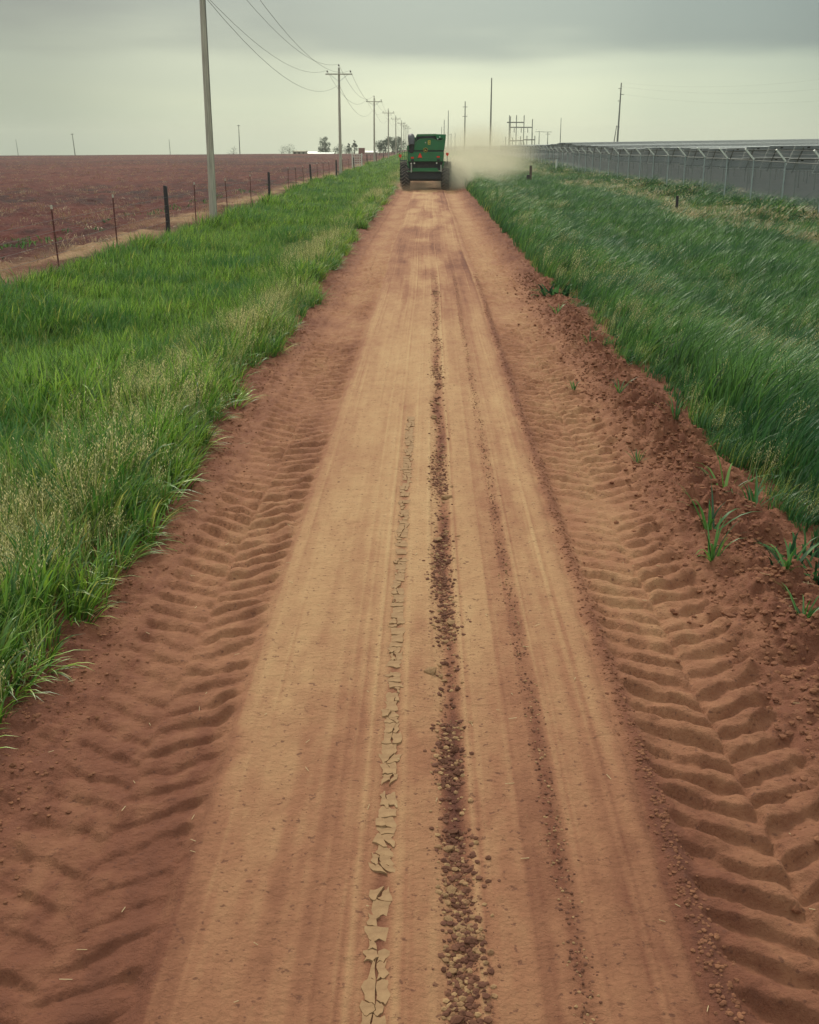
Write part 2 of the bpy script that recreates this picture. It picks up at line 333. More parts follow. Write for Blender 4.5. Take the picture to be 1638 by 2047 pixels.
XL, XR = -3.35, 4.05
def wob(y): return .06 * fbm(y * .11, y * 0 + 3.3, 3, 21)
_r = random.Random(5)
LINES = [(-.36, .012, .8), (-.30, .008, .8), (-.105, .012, 1.0), (.045, .012, .9), (.262, .012, 1.2), (.48, .014, .8), (.74, .012, .7), (.98, .016, .6), (-1.02, .014, .6)] + \
        [(_r.uniform(-1.05, 1.05), _r.uniform(.003, .010), _r.uniform(.2, .7)) for _ in range(26)]
def road_z(X, Y):
    Xs = X + wob(Y)
    zb = gz(X, Y) * 0
    n1 = fbm(X * 1.3, Y * .5, 3, 1); nf = fbm(X * 22, Y * 22, 3, 5); nm = fbm(X * 7, Y * 6, 3, 8)
    z = zb + .02 * n1
    inner = sstep(1.16, 1.10, Xs) * sstep(-1.16, -1.10, Xs)
    z = z + .028 * inner + .0015 * nf * inner
    for i, (c, w, a) in enumerate(LINES):
        amp = a * (.45 + 1.1 * np.clip(vn(Y * .33 + i * 7.7, Y * 0 + i, 60), -.4, .5))
        z = z + .009 * amp * gauss(Xs, c, w + .004) - .006 * amp * gauss(Xs, c + .02, w + .006)
    # the clod ridge and the crust line lie in shallow grooves
    z = z - .026 * gauss(Xs, .155, .07) * (1 + nm) * (1 - .9 * sstep(14, 24, Y)) - .012 * gauss(Xs, -.19, .05)
    z = z + .014 * gauss(Xs, .66, .05) * np.abs(nf) * 2
    z = z + .028 * (1 - .9 * sstep(20, 35, Y)) * gauss(Xs, 1.22, .06) * (.6 + 1.4 * np.abs(nm)) + .020 * gauss(Xs, -1.2, .07) * (.5 + nm)
    # lug prints of the big tyres: V shapes whose tips point at the camera
    for c, hw, keep in ((1.74, .50, 1.0), (-1.60, .48, .74)):
        u = Xs - c; prof = sstep(hw, hw - .10, np.abs(u))
        z = z - .045 * prof
        sh = np.where(u > 0, .5, 0.0)
        rag = (1.1 if c > 0 else 1.7) * fbm(X * 2.4, Y * 1.8, 3, 31) + .45 * fbm(X * 9, Y * 9, 3, 35)
        ph = (Y - .56 * np.abs(u)**1.1) / .247 + sh + .30 * rag
        f = ph - np.floor(ph)
        bar = sstep(.0, .13, f) * sstep(.90, .45, f)
        fade = np.clip(keep * (1.1 + 1.4 * fbm(X * .9, Y * .5, 3, 44)), .1, 1.15)
        wash = 1 - .75 * sstep(22, 60, Y)
        z = z + .045 * prof * bar * (.75 + .9 * np.clip(fbm(X * 5, Y * 5, 3, 47) + .3, 0, 1)) * fade * wash * (1 - .45 * gauss(u, 0, .022)) + .020 * prof * nm + .009 * prof * nf
    # rough shoulders and the graded berm with clods on the right
    outer = sstep(1.9, 2.3, np.abs(Xs))
    z = z + outer * (.07 * nm + .014 * nf + .03 * np.abs(fbm(X * 4, Y * 4, 2, 77)))
    bw = 2.82 + .22 * fbm(Y * .35, Y * 0 + 1, 3, 12)
    bh = (.13 + .12 * fbm(Y * .5, Y * 0 + 8, 3, 13)) * (1 - .75 * sstep(21, 30, Y)); n3 = fbm(X * 3.1, Y * 2.6, 3, 14)
    z = z + bh * gauss(Xs, bw, .36) * (1 + 1.0 * nm + 1.3 * n3 + .35 * np.abs(nf) * 2) + .035 * gauss(Xs, bw - .1, .5) * np.abs(fbm(X * 11, Y * 11, 3, 90)) * 2
    z = z + .05 * gauss(Xs, -2.75, .3)
    edge = sstep(3.5, 4.0, X) + sstep(-3.0, -3.35, X)
    return z - .30 * edge
def road_pale(X, Y):
    Xs = X + wob(Y)
    inner = sstep(1.17, 1.09, Xs) * sstep(-1.2, -1.02, Xs)
    p = .40 + .34 * sstep(1.24, 1.02, Xs) * sstep(-1.30, -.95, Xs) - .20 * sstep(8.5, 3.6, Y)  # last term: vignette-like darkening towards the camera, painted into the soil tone
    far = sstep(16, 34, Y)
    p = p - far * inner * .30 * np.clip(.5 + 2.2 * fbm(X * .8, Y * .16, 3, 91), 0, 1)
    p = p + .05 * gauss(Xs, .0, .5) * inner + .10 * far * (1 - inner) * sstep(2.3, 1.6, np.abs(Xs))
    for i, (c, w, a) in enumerate(LINES):
        amp = a * (.5 + 1.2 * np.clip(vn(Y * .33 + i * 7.7, Y * 0 + i, 60), -.4, .5))
        p = p + .20 * amp * gauss(Xs, c, w + .006) - .16 * amp * gauss(Xs, c + .018, .013)
    p = p - inner * .10 * sstep(.0, .35, fbm(Xs * 7.5, Y * .16, 3, 66))
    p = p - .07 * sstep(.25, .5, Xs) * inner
    p = p - .55 * (1 - .85 * sstep(11, 22, Y)) * gauss(Xs, .165 + .02 * np.sin(Y * 2.1), .060) * np.clip(.75 + 1.3 * fbm(Y * .8, Y * 0, 3, 71), .1, 1.2)
    p = p - .27 * gauss(Xs, -.19, .045) * sstep(15, 12, Y)
    p = p - .15 * gauss(Xs, .66, .05) * (1 - .8 * sstep(12, 24, Y)) * np.clip(.3 + 2.2 * fbm(Y * 1.1, Y * 0 + 4, 3, 72), 0, 1)
    p = p - .12 * gauss(Xs, 1.24, .06) * (1 - sstep(20, 35, Y))
    for c in (1.72, -1.60): p = p + .16 * gauss(Xs, c, .5)
    p = p - .12 * sstep(2.1, 2.8, np.abs(Xs))
    p = p - .20 * gauss(np.hypot(Xs + .05, (Y - 30) * .17), 0, .30) * 1.5
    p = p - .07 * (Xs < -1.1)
    return p
ysr = geo(2.0, 1000, .0034, .014)
xsr = np.unique(np.concatenate([np.arange(XL, -2.3, .03), np.arange(-2.3, 3.4, .0165), np.arange(3.4, XR, .04), [XR]]))
print('road grid', len(xsr), len(ysr))
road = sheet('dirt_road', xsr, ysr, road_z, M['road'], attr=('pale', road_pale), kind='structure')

def zl(x, y): return gz(x, y) + .05 * fbm(x * 1.5, y * 1.5, 3, 3) - .02
YS = np.unique(np.concatenate([np.arange(-12, 40, 1.0), geo(40, 2400, .03, 1.2)]))
YF = np.unique(np.concatenate([np.arange(-12, 20, 1.0), geo(20, 2400, .0085, .16)]))
nfield = lambda x, y: (.20 * fbm(x * .9, y * .9, 4, 9, .6) + .12 * fbm(x * 3.1, y * 3.1, 2, 19)) * sstep(-9.9, -11.6, x) * sstep(300, 150, y)
sheet('verge_left', np.linspace(-9.7, XL + .25, 18), YS, zl, M['verge'], kind='structure')
sheet('verge_right', np.linspace(XR - .25, 21, 26), YS, zl, M['verge'], kind='structure')
sheet('ploughed_field', -geo(9.7, 2400, .012, .14)[::-1], YF, lambda x, y: gz(x, y) + (zl(x, y) - gz(x, y)) * sstep(-14, -9.7, x) + nfield(x, y), M['field'], attr=('sand', lambda x, y: gauss(x, -11.5 + .5 * fbm(y * .2, y * 0, 2, 6), 1.0) * np.clip(.7 + 1.8 * fbm(x * .8, y * .25, 3, 7), 0, 1)), kind='structure')
sheet('solar_field_ground', geo(21, 2400, .03, 1.0), YS, lambda x, y: gz(x, y) - .02, M['solar_ground'], kind='structure')
# one closing sheet under everything so that no gap opens at the seams or behind the camera
sheet('ground', np.linspace(-2400, 2400, 97), np.linspace(-60, 2400, 60), lambda x, y: x * 0 - 46.0, M['verge'], kind='structure')
sheet('near_ground', np.linspace(-12, 24, 13), np.linspace(-12, 2.2, 6), lambda x, y: gz(x, y) * 0 - .55, M['verge'], kind='structure')

# ================================================================== clods, crust and straw on the road
def rz1(x, y): return float(road_z(np.array([[x]]), np.array([[y]]))[0, 0])
def clod_mesh(seed, flat=.55):
    bm = bmesh.new(); bmesh.ops.create_icosphere(bm, subdivisions=1, radius=1)
    r = random.Random(seed)
    for v in bm.verts:
        v.co *= r.uniform(.68, 1.22); v.co.z *= flat
    me = bpy.data.meshes.new('clod'); bm.to_mesh(me); bm.free(); return me
cl_p = [clod_mesh(s, .5) for s in range(6)]; cl_d = [clod_mesh(s + 20, .65) for s in range(6)]
for m_ in cl_p: m_.materials.append(M['clod'])
cl_s = [m_.copy() for m_ in cl_d]
for m_ in cl_s: m_.materials.append(M['clod_soil'])
for m_ in cl_d: m_.materials.append(M['clod_dark'])
def clod_obj(me, x, y, s, rz=None):
    o = bpy.data.objects.new('clod', me); COL.objects.link(o); o.parent = road
    o.location = (x, y, rz1(x, y) + s * .18); o.scale = (s, s * random.uniform(.7, 1.1), s * random.uniform(.7, 1.1)); o.rotation_euler = (random.uniform(-.2, .2), random.uniform(-.2, .2), random.uniform(0, 6.3))
for i in range(190):                       # the ridge right of the middle
    y = 3.1 + 13 * random.random()**1.9; w = float(wob(np.array([y]))[0])
    pale = random.random() < .42
    s = (.010 + .026 * random.random()**1.6) * (1.6 if pale and random.random() < .3 else 1)
    clod_obj((cl_p if pale else cl_d)[i % 6], .155 - w + random.gauss(0, .038), y, s)
for i in range(100):                       # clods of the berm and the left shoulder
    y = 4.2 + 16 * random.random()**1.5
    x = random.gauss(2.75, .26) if random.random() < .72 else random.gauss(-2.45, .2)
    clod_obj(cl_s[i % 6], x, y, random.uniform(.025, .06) if x > 0 else random.uniform(.015, .035))
# everything smaller is one heap of crumbs
def crumbs():
    bm = bmesh.new(); bmesh.ops.create_icosphere(bm, subdivisions=1, radius=1); bm.verts.ensure_lookup_table()
    bv = np.array([v.co[:] for v in bm.verts]); bf = np.array([[v.index for v in f.verts] for f in bm.faces]); bm.free()
    n = 34000; y = 3 + 27 * rng.random(n)**1.7
    kind = rng.random(n); x = np.empty(n); s = np.empty(n)
    w = wob(y); kind = np.where((kind < .36) & (fbm(y * 1.6, y * 0 + 3, 3, 71) < -.10 + .42 * sstep(9, 14, y)) & (rng.random(n) < .8), .97, kind)
    a = kind < .36; x[a] = .16 + rng.normal(0, .048, a.sum()); s[a] = .003 + .017 * rng.random(a.sum())**2.6; x[a] += .02 * np.sin(y[a] * 2.1)
    b = (kind >= .36) & (kind < .42); x[b] = .66 + rng.normal(0, .03, b.sum()); s[b] = rng.uniform(.003, .010, b.sum())
    c = (kind >= .42) & (kind < .72); x[c] = rng.normal(2.72, .30, c.sum()); s[c] = rng.uniform(.006, .030, c.sum())
    d = (kind >= .72) & (kind < .90); x[d] = rng.normal(-2.45, .24, d.sum()); s[d] = rng.uniform(.004, .016, d.sum())
    e = (kind >= .90) & (kind < .96); x[e] = rng.normal(1.23, .035, e.sum()); s[e] = rng.uniform(.004, .015, e.sum())
    g = kind >= .96; x[g] = rng.uniform(-1.1, 1.1, g.sum()); s[g] = rng.uniform(.0012, .0035, g.sum())
    x = x - w
    z = road_z(x[None], y[None])[0]
    V = bv[None] * rng.uniform(.7, 1.25, (n, 12, 1)) * s[:, None, None] * np.array([1, 1, .6]) + np.stack([x, y, z + s * .08], -1)[:, None]
    F = bf[None] + (np.arange(n) * 12)[:, None, None]
    mi = np.repeat(np.where(c | d | e, 2, (rng.random(n) < .70).astype(int)), 20)
    me = mesh_np('crumbs', V.reshape(-1, 3), F.reshape(-1, 3), False, mi)
    tag(link('crumbs', me, road, mats=[M['clod'], M['clod_dark'], M['clod_soil']]), kind='stuff')
crumbs()
# crust plates along the line left of the middle: a ribbon of dry mud broken by ragged cracks
def crust():
    y = 3.02; jag = lambda a: [random.gauss(0, a) for _ in range(5)]
    cut = jag(.012); mid = random.uniform(-.02, .02); n = 0
    while y < 13.5 and n < 285:
        step = random.uniform(.05, .13); y1 = y + step; cut1 = jag(.007); tw = random.gauss(0, .004); cut1 = [c + tw * (k - 2) for k, c in enumerate(cut1)]; mid1 = random.uniform(-.03, .03); g = .0020
        L0, L1, R0, R1 = [sg * .047 + random.gauss(0, .011) for sg in (-1, -1, 1, 1)]
        spans = (((L0, L1), (mid, mid1)), ((mid, mid1), (R0, R1))) if random.random() < .6 else (((L0, L1), (R0, R1)),)
        for (a0, a1), (b0, b1) in spans:
            if random.random() < .16: continue
            xs = lambda p, q: [p + (q - p) * t for t in (0, .25, .5, .75, 1)]
            P_ = [(x_, y + c_ + g) for x_, c_ in zip(xs(a0 + g, b0 - g), cut)]
            P_ += [(b0 + (b1 - b0) * t - g + random.gauss(0, .006), y + step * t) for t in (.33, .66)]
            P_ += [(x_, y1 + c_ - g) for x_, c_ in list(zip(xs(a1 + g, b1 - g), cut1))[::-1]]
            P_ += [(a0 + (a1 - a0) * t + g + random.gauss(0, .006), y + step * t) for t in (.66, .33)]
            m = len(P_); cx = sum(p[0] for p in P_) / m; cy = sum(p[1] for p in P_) / m
            v = [(p[0] - cx, p[1] - cy, -.012) for p in P_] + [((p[0] - cx) * .98, (p[1] - cy) * .98, .007) for p in P_]
            me = bpy.data.meshes.new('crust_plate'); me.from_pydata(v, [], [tuple(range(m, 2 * m))] + [(k, (k + 1) % m, m + (k + 1) % m, m + k) for k in range(m)])
            me.materials.append(M['crust']); o = bpy.data.objects.new('crust_plate', me); COL.objects.link(o); o.parent = road; n += 1
            w = float(wob(np.array([cy]))[0]); x = -.19 - w + cx
            o.location = (x, cy, rz1(x, cy) + random.uniform(0, .003)); o.rotation_euler = (random.gauss(0, .03), random.gauss(0, .04), 0)
        y, cut, mid = y1, cut1, mid1
crust()
def straw():
    mb = MB()
    for i in range(300):
        y = 3.2 + 22 * random.random()**1.5; x = random.uniform(-2.6, 3.0) if i % 3 else random.gauss(2.7, .35); l = random.uniform(.007, .028) * (1.7 if abs(x) > 2 else 1); a = random.uniform(0, 3.14)
        z = rz1(x, y) + .006; dx, dy = math.cos(a) * l, math.sin(a) * l; w = .0011
        mb.box(-l, l, -w, w, 0, w * 2, M=Matrix.Translation((x, y, z)) @ Matrix.Rotation(a, 4, 'Z') @ Matrix.Rotation(random.uniform(-.2, .2), 4, 'Y'))
    tag(mb.build('straw', M['straw'], road), kind='stuff')
straw()

# ================================================================== grass
class BL:
    def __init__(s): s.v = []; s.f = []; s.m = []; s.n = 0
    def blade(s, p, az, lean, length, width, mat, segs=4, droop=1.4, wind=0.0, fold=0.0):
        d = np.array([math.cos(az) * math.sin(lean), math.sin(az) * math.sin(lean), math.cos(lean)])
        side = np.array([-math.sin(az), math.cos(az), 0.0]); side /= np.linalg.norm(side)
        pos = np.array(p, float); step = length / segs; b = s.n
        for i in range(segs + 1):
            t = i / segs; w = width * (1 - t**2.2) * (.55 + .9 * min(t * 2.2, .5))
            if i == segs: s.v.append(tuple(pos)); s.n += 1
            else: s.v.append(tuple(pos - side * w)); s.v.append(tuple(pos + side * w)); s.n += 2
            pos = pos + d * step
            d = d + np.array([math.cos(az) * .18 * droop * t + wind * .22, math.sin(az) * .18 * droop * t, -droop * .30 * t - abs(wind) * .06]); d /= np.linalg.norm(d)
        for i in range(segs - 1): s.f.append((b + 2 * i, b + 2 * i + 1, b + 2 * i + 3, b + 2 * i + 2)); s.m.append(mat)
        i = segs - 1; s.f.append((b + 2 * i, b + 2 * i + 1, b + 2 * i + 2)); s.m.append(mat)
        return s
def v_green(seed, n=26, L=(.45, .85), Wd=(.008, .018), wind=.25, droop=1.6, rad=.16, mat=0, ym=None, lean=(.05, .55)):
    r = random.Random(seed); b = BL()
    for i in range(n):
        a = r.uniform(0, 6.283); rr = rad * math.sqrt(r.random())
        mt = mat if (ym is None or r.random() > .15) else ym
        b.blade((rr * math.cos(a), rr * math.sin(a), 0), a + r.gauss(0, .9), r.uniform(*lean), r.uniform(*L), r.uniform(*Wd), mt, 5, droop * r.uniform(.5, 1.4), wind * r.uniform(.5, 1.4))
    return b
def v_stalk(seed, n=7, h=(.55, .85), mat=1, wind=.2, seeds=True, rad=.14):
    r = random.Random(seed); b = BL()
    for i in range(n):
        a = r.uniform(0, 6.283); rr = rad * math.sqrt(r.random()); x0, y0 = rr * math.cos(a), rr * math.sin(a)
        H = r.uniform(*h); lx = wind * r.uniform(.4, 1.3) * H * .5; ly = r.gauss(0, .08)
        b.blade((x0, y0, 0), math.atan2(ly, lx), math.atan2(math.hypot(lx, ly), H) * .7, H * 1.02, .0028, mat, 4, .35, wind * .5)
        if seeds:
            for k in range(13):
                t = .62 + .40 * k / 13; px = x0 + lx * t * t + r.gauss(0, .022); py = y0 + ly * t + r.gauss(0, .022); pz = H * t * .97
                b.blade((px, py, pz), r.uniform(0, 6.28), 2.5 + r.uniform(-.4, .4), r.uniform(.022, .036), .0052, mat, 2, .3, .3)
    return b
def v_dry(seed, n=30, h=(.45, .8), mat=2, wind=.9):
    r = random.Random(seed); b = BL()
    for i in range(n):
        a = r.uniform(0, 6.283); rr = .16 * math.sqrt(r.random()); H = r.uniform(*h)
        b.blade((rr * math.cos(a), rr * math.sin(a), 0), r.gauss(0, .5), r.uniform(.05, .35), H, .0032, mat, 4, 1.2, wind * r.uniform(.4, 1.1))
        if i % 2 == 0:   # plume
            b.blade((rr * math.cos(a) + .11 * H, rr * math.sin(a), H * .72), r.gauss(0, .5), .6, .14, .009, mat, 3, 1.5, wind)
    return b
def v_weed(seed, n=26, mat=3, H=.6):
    r = random.Random(seed); b = BL()
    for i in range(n):
        z = H * r.random(); a = r.uniform(0, 6.283); rr = .05 * r.random()
        b.blade((rr * math.cos(a), rr * math.sin(a), z), a, r.uniform(.7, 1.4), r.uniform(.09, .19), r.uniform(.016, .032), mat, 3, 1.2, .1)
    b.blade((0, 0, 0), 0, .05, H * 1.05, .006, mat, 3, .1)
    return b

def scatter(name, variants, pts, rz, sc, pick, mats, **t):
    """one object: a cloud of points plus the plant shapes, set out by geometry nodes"""
    V = [np.asarray(pts, np.float32)]; role = [np.full(len(pts), -1)]; F = []; MI = []; off = len(pts)
    for k, b in enumerate(variants):
        V.append(np.asarray(b.v, np.float32)); role.append(np.full(len(b.v), k))
        F += [tuple(i + off for i in q) for q in b.f]; MI += b.m; off += len(b.v)
    V = np.concatenate(V); role = np.concatenate(role)
    me = bpy.data.meshes.new(name); me.from_pydata(V.tolist(), [], F); me.update()
    me.polygons.foreach_set('use_smooth', [True] * len(F)); me.polygons.foreach_set('material_index', MI)
    def attr(nm, ty, arr, pad):
        a = me.attributes.new(nm, ty, 'POINT'); full = np.concatenate([arr, np.full((len(V) - len(pts),) + arr.shape[1:], pad)])
        a.data.foreach_set('value' if ty != 'FLOAT_VECTOR' else 'vector', full.ravel().astype(np.int32 if ty == 'INT' else np.float32))
    a = me.attributes.new('role', 'INT', 'POINT'); a.data.foreach_set('value', role.astype(np.int32))
    attr('rot', 'FLOAT_VECTOR', rz, 0.); attr('scl', 'FLOAT_VECTOR', sc, 1.); attr('pick', 'INT', pick, -1)
    o = link(name, me, mats=mats); tag(o, **t)
    ng = bpy.data.node_groups.new(name + '_nodes', 'GeometryNodeTree')
    ng.interface.new_socket('Geometry', in_out='INPUT', socket_type='NodeSocketGeometry'); ng.interface.new_socket('Geometry', in_out='OUTPUT', socket_type='NodeSocketGeometry')
    n = ng.nodes; l = ng.links; gi = n.new('NodeGroupInput'); go = n.new('NodeGroupOutput')
    def na(nm, ty):
        q = n.new('GeometryNodeInputNamedAttribute'); q.data_type = ty; q.inputs[0].default_value = nm; return q.outputs[0]
    ra, pa, ro, sa = na('role', 'INT'), na('pick', 'INT'), na('rot', 'FLOAT_VECTOR'), na('scl', 'FLOAT_VECTOR')
    def eq(s, v):
        c = n.new('FunctionNodeCompare'); c.data_type = 'INT'; c.operation = 'EQUAL'; l.new(s, c.inputs[2]); c.inputs[3].default_value = v; return c.outputs[0]
    jo = n.new('GeometryNodeJoinGeometry')
    for k in range(len(variants)):
        s1 = n.new('GeometryNodeSeparateGeometry'); s1.domain = 'POINT'; l.new(gi.outputs[0], s1.inputs[0]); l.new(eq(ra, k), s1.inputs[1])
        s2 = n.new('GeometryNodeSeparateGeometry'); s2.domain = 'POINT'; l.new(gi.outputs[0], s2.inputs[0]); l.new(eq(pa, k), s2.inputs[1])
        ip = n.new('GeometryNodeInstanceOnPoints'); l.new(s2.outputs[0], ip.inputs['Points']); l.new(s1.outputs[0], ip.inputs['Instance'])
        er = n.new('FunctionNodeEulerToRotation'); l.new(ro, er.inputs[0]); l.new(er.outputs[0], ip.inputs['Rotation']); l.new(sa, ip.inputs['Scale'])
        l.new(ip.outputs[0], jo.inputs[0])
    l.new(jo.outputs[0], go.inputs[0])
    md = o.modifiers.new('scatter', 'NODES'); md.node_group = ng
    return o

GM = [M['leaf'], M['oat'], M['dry'], M['leaf_dark'], M['leaf_yg']]
def sample(x0, x1, y0, y1, dens, ref=12.0, power=1.0):
    """points whose density falls with distance as the picture needs"""
    out = []; ys = geo(y0, y1, .06, .5)
    for a, b in zip(ys[:-1], ys[1:]):
        n = rng.poisson(dens * min(1, (ref / b))**power * (x1 - x0) * (b - a))
        out.append(np.stack([rng.uniform(x0, x1, n), rng.uniform(a, b, n)], -1))
    p = np.concatenate(out)
    vis = np.abs(p[:, 0] + .0164 * p[:, 1]) < .375 * p[:, 1] * .98 + 3.2
    return p[vis]

def left_grass():
    p = sample(-9.9, -2.3, 2.5, 620, 62)
    x, y = p.T
    edge = -2.60 + .28 * fbm(y * .5, y * 0 + 2, 3, 14) * 1.4
    outer = -9.55 + .8 * fbm(y * .16, y * 0 + 5, 3, 15)
    k = (x < edge) & (x > outer); x, y, edge = x[k], y[k], edge[k]
    de = edge - x                                  # distance from the road edge
    vs = [v_green(i, ym=4, wind=.22) for i in range(6)] + [v_green(20 + i, n=20, L=(.5, .85), Wd=(.011, .021), wind=.15, droop=2.3, ym=4, lean=(.3, 1.05)) for i in range(3)] \
       + [v_stalk(40 + i, wind=.25) for i in range(4)] + [v_green(50 + i, n=24, mat=4, wind=.25, Wd=(.004, .009)) for i in range(3)]
    pn = fbm(x * .5, y * .13, 3, 33)
    oat = np.clip(1.05 - np.abs(de - 1.0) / 1.15, 0, 1) * np.clip(.75 + 1.7 * pn, .15, 1) * .75
    yg = np.clip(1.2 - np.abs(de - 1.1) / 1.6, 0, 1) * .45 * np.clip(.6 + 1.6 * pn, 0, 1.2) + .03
    u = rng.random(len(x)); pk = rng.integers(0, 6, len(x))
    pk = np.where(de < .45, rng.integers(0, 9, len(x)), pk)
    pk = np.where(u < oat, 9 + rng.integers(0, 4, len(x)), pk)
    pk = np.where((u > 1 - yg) & (de > .3), 13 + rng.integers(0, 3, len(x)), pk)
    hgt = (.80 + .45 * fbm(x * .4, y * .4, 3, 55)) * np.where(de < .3, .72, 1.0) * (1 + .18 * sstep(-6.5, -9, x))
    s = hgt * rng.uniform(.8, 1.2, len(x)); wd = s * (1 + .5 * sstep(15, 90, y) + 1.0 * sstep(90, 400, y))
    rot = np.stack([rng.normal(0, .08, len(x)), rng.normal(.06, .10, len(x)), np.where(pk < 6, rng.normal(0, 1.2, len(x)), rng.normal(0, .8, len(x)))], -1)
    scatter('tall_grass', vs, np.stack([x, y, zl(x, y) - .03 + .02], -1), rot, np.stack([wd, wd, s], -1), pk, [M['leaf_left']] + GM[1:],
            label='tall green grass with pale oat heads on the verge left of the road', cat='grass', kind='stuff')
def right_grass():
    p = sample(3.0, 21.5, 3, 620, 60, ref=11)
    x, y = p.T
    edge = 3.12 + .55 * fbm(y * .33, y * 0 + 9, 3, 24) - .55 * sstep(22, 30, y)
    k = (x > edge); x, y, edge = x[k], y[k], edge[k]
    de = x - edge
    vs = [v_green(100 + i, n=22, L=(.65, 1.1), Wd=(.007, .0165), wind=.95, droop=1.0) for i in range(7)] \
       + [v_green(120 + i, n=20, L=(.35, .6), wind=.35) for i in range(2)] + [v_stalk(140 + i, wind=.5) for i in range(3)] \
       + [v_dry(150 + i) for i in range(4)] + [v_weed(160 + i) for i in range(3)] + [v_green(170 + i, n=24, mat=4, wind=.9, Wd=(.004, .008)) for i in range(2)]
    u = rng.random(len(x)); n = len(x)
    pk = rng.integers(0, 7, n)
    pk = np.where(de < .5, np.where(rng.random(n) < .6, 7 + rng.integers(0, 2, n), pk), pk)
    pk = np.where((de < .35) & (u < .25), 16 + rng.integers(0, 3, n), pk)
    on = fbm(x * .7, y * .3, 3, 83)
    pk = np.where((u < .03 + .30 * np.clip(on * 4, 0, 1)) & (de < 5.5), 9 + rng.integers(0, 3, n), pk)
    # dry grass towards the fence
    start = 11.8 + 2.6 * fbm(y * .09, y * 0 + 3, 3, 87) + 1.5 * sstep(60, 35, y)
    dp = sstep(start, start + 1.5, x) * .66 * np.clip(.75 + 1.7 * fbm(x * .35, y * .10, 3, 88), .05, 1.1)
    pk = np.where(rng.random(n) < dp, 12 + rng.integers(0, 4, n), pk)
    wp = sstep(15, 18, x) * .50 + .05 * (x > 9)
    pk = np.where(rng.random(n) < wp, 16 + rng.integers(0, 3, n), pk)
    pk = np.where((rng.random(n) < .13), 19 + rng.integers(0, 2, n), pk)
    hgt = (.80 + .40 * fbm(x * .3, y * .3, 3, 58)) * (.55 + .45 * sstep(0, .7, de))
    s = hgt * rng.uniform(.8, 1.2, n) * (1 + .45 * sstep(14, 18, x)); wd = s * (1 + .6 * sstep(15, 90, y) + 1.1 * sstep(90, 400, y))
    rot = np.stack([rng.normal(0, .06, n), rng.normal(.08, .08, n), rng.normal(.15, .35, n)], -1)
    zb = np.where(x < 4.0, np.maximum(zl(x, y), -.05), zl(x, y))
    scatter('windblown_grass', vs, np.stack([x, y, zb - .02], -1), rot, np.stack([wd, wd, s], -1), pk, GM,
            label='long green grass bent by wind between the road and the mesh fence', cat='grass', kind='stuff')
left_grass(); right_grass()
def stubble():
    p = sample(-130, -10.5, 16, 330, 2.6, ref=40, power=1.35); x, y = p.T
    k = (rng.random(len(x)) < np.clip(.55 + 1.8 * fbm(x * .08, y * .3, 3, 61), .05, 1)); x, y = x[k], y[k]
    vs = []
    for i in range(4):
        b = v_dry(200 + i, n=9, h=(.10, .2), mat=0, wind=.8); vs.append(b)
    vs.append(v_green(210, n=12, L=(.1, .2), mat=1, wind=.4))
    n = len(x); pk = rng.integers(0, 4, n)
    pk = np.where((rng.random(n) < .9) & (np.abs(x + 13.6 + .6 * fbm(y * .3, y * 0, 2, 4)) < .7) & (fbm(y * .25, y * 0 + 7, 2, 5) > .0), 4, pk)
    s = rng.uniform(.6, 1.3, n)
    scatter('crop_stubble', vs, np.stack([x, y, gz(x, y) + nfield(x, y)], -1), np.stack([rng.normal(0, .3, n), rng.normal(0, .3, n), rng.uniform(0, 6.28, n)], -1), np.stack([s * 1.4, s * 1.4, s], -1), pk, [M['stubble'], M['leaf']],
            label='pale broken crop stubble scattered over the red ploughed field', cat='stubble', kind='stuff')
stubble()

# small plants rooted in the graded berm: each is one thing
def plant(name, b, x, y, s, label, cat='plant', group=None, mats=None, rz=0):
    me = bpy.data.meshes.new(name); me.from_pydata(b.v, [], b.f); me.update()
    me.polygons.foreach_set('use_smooth', [True] * len(b.f)); me.polygons.foreach_set('material_index', b.m)
    o = link(name, me, loc=(x, y, rz1(x, y) - .01 if x < 4 else float(zl(np.array(x), np.array(y)))), mats=mats or GM); o.scale = (s, s, s); o.rotation_euler = (0, 0, rz)
    return tag(o, label=label, cat=cat, group=group)
GW = 'grass seedlings growing in the graded berm'
for i, (px, py, s, lab) in enumerate([
    (2.47, 9.1, .62, 'broad bladed grass tuft beside the right tyre track, largest on the berm'),
    (2.90, 10.3, .60, 'upright pale green grass shoot on the berm beside the tall grass'),
    (2.98, 9.6, .55, 'leaning grass shoot on the red berm edge, right of the largest tuft'),
    (2.80, 8.0, .50, 'ragged grass tuft in the clods below the berm edge'),
    (2.66, 7.2, .42, 'small drooping grass tuft low on the clod berm, nearest of them'),
    (2.35, 8.5, .46, 'narrow grass tuft just in front of the largest berm tuft'),
    (2.30, 11.6, .30, 'tiny thin seedling beside the tyre print above the largest tuft'),
    (2.55, 14.4, .36, 'small flat grass seedling halfway up the right berm'),
    (2.05, 15.2, .30, 'low seedling at the outer edge of the right tyre track'),
    (2.90, 12.6, .44, 'single upright shoot against the dark grass wall on the berm'),
    (2.75, 18.6, .40, 'thin grass seedling in front of the crumbled berm end'),
    (2.62, 22.5, .45, 'pale seedling on the dirt in front of the dark broad leaved weed')]):
    plant('grass_tuft', v_green(300 + i, n=12, L=(.3, .62), Wd=(.010, .018), wind=.1, droop=2.0, rad=.05, lean=(.2, .9)), px, py, s * 1.6, lab, 'grass tuft', GW, rz=i * 1.3)
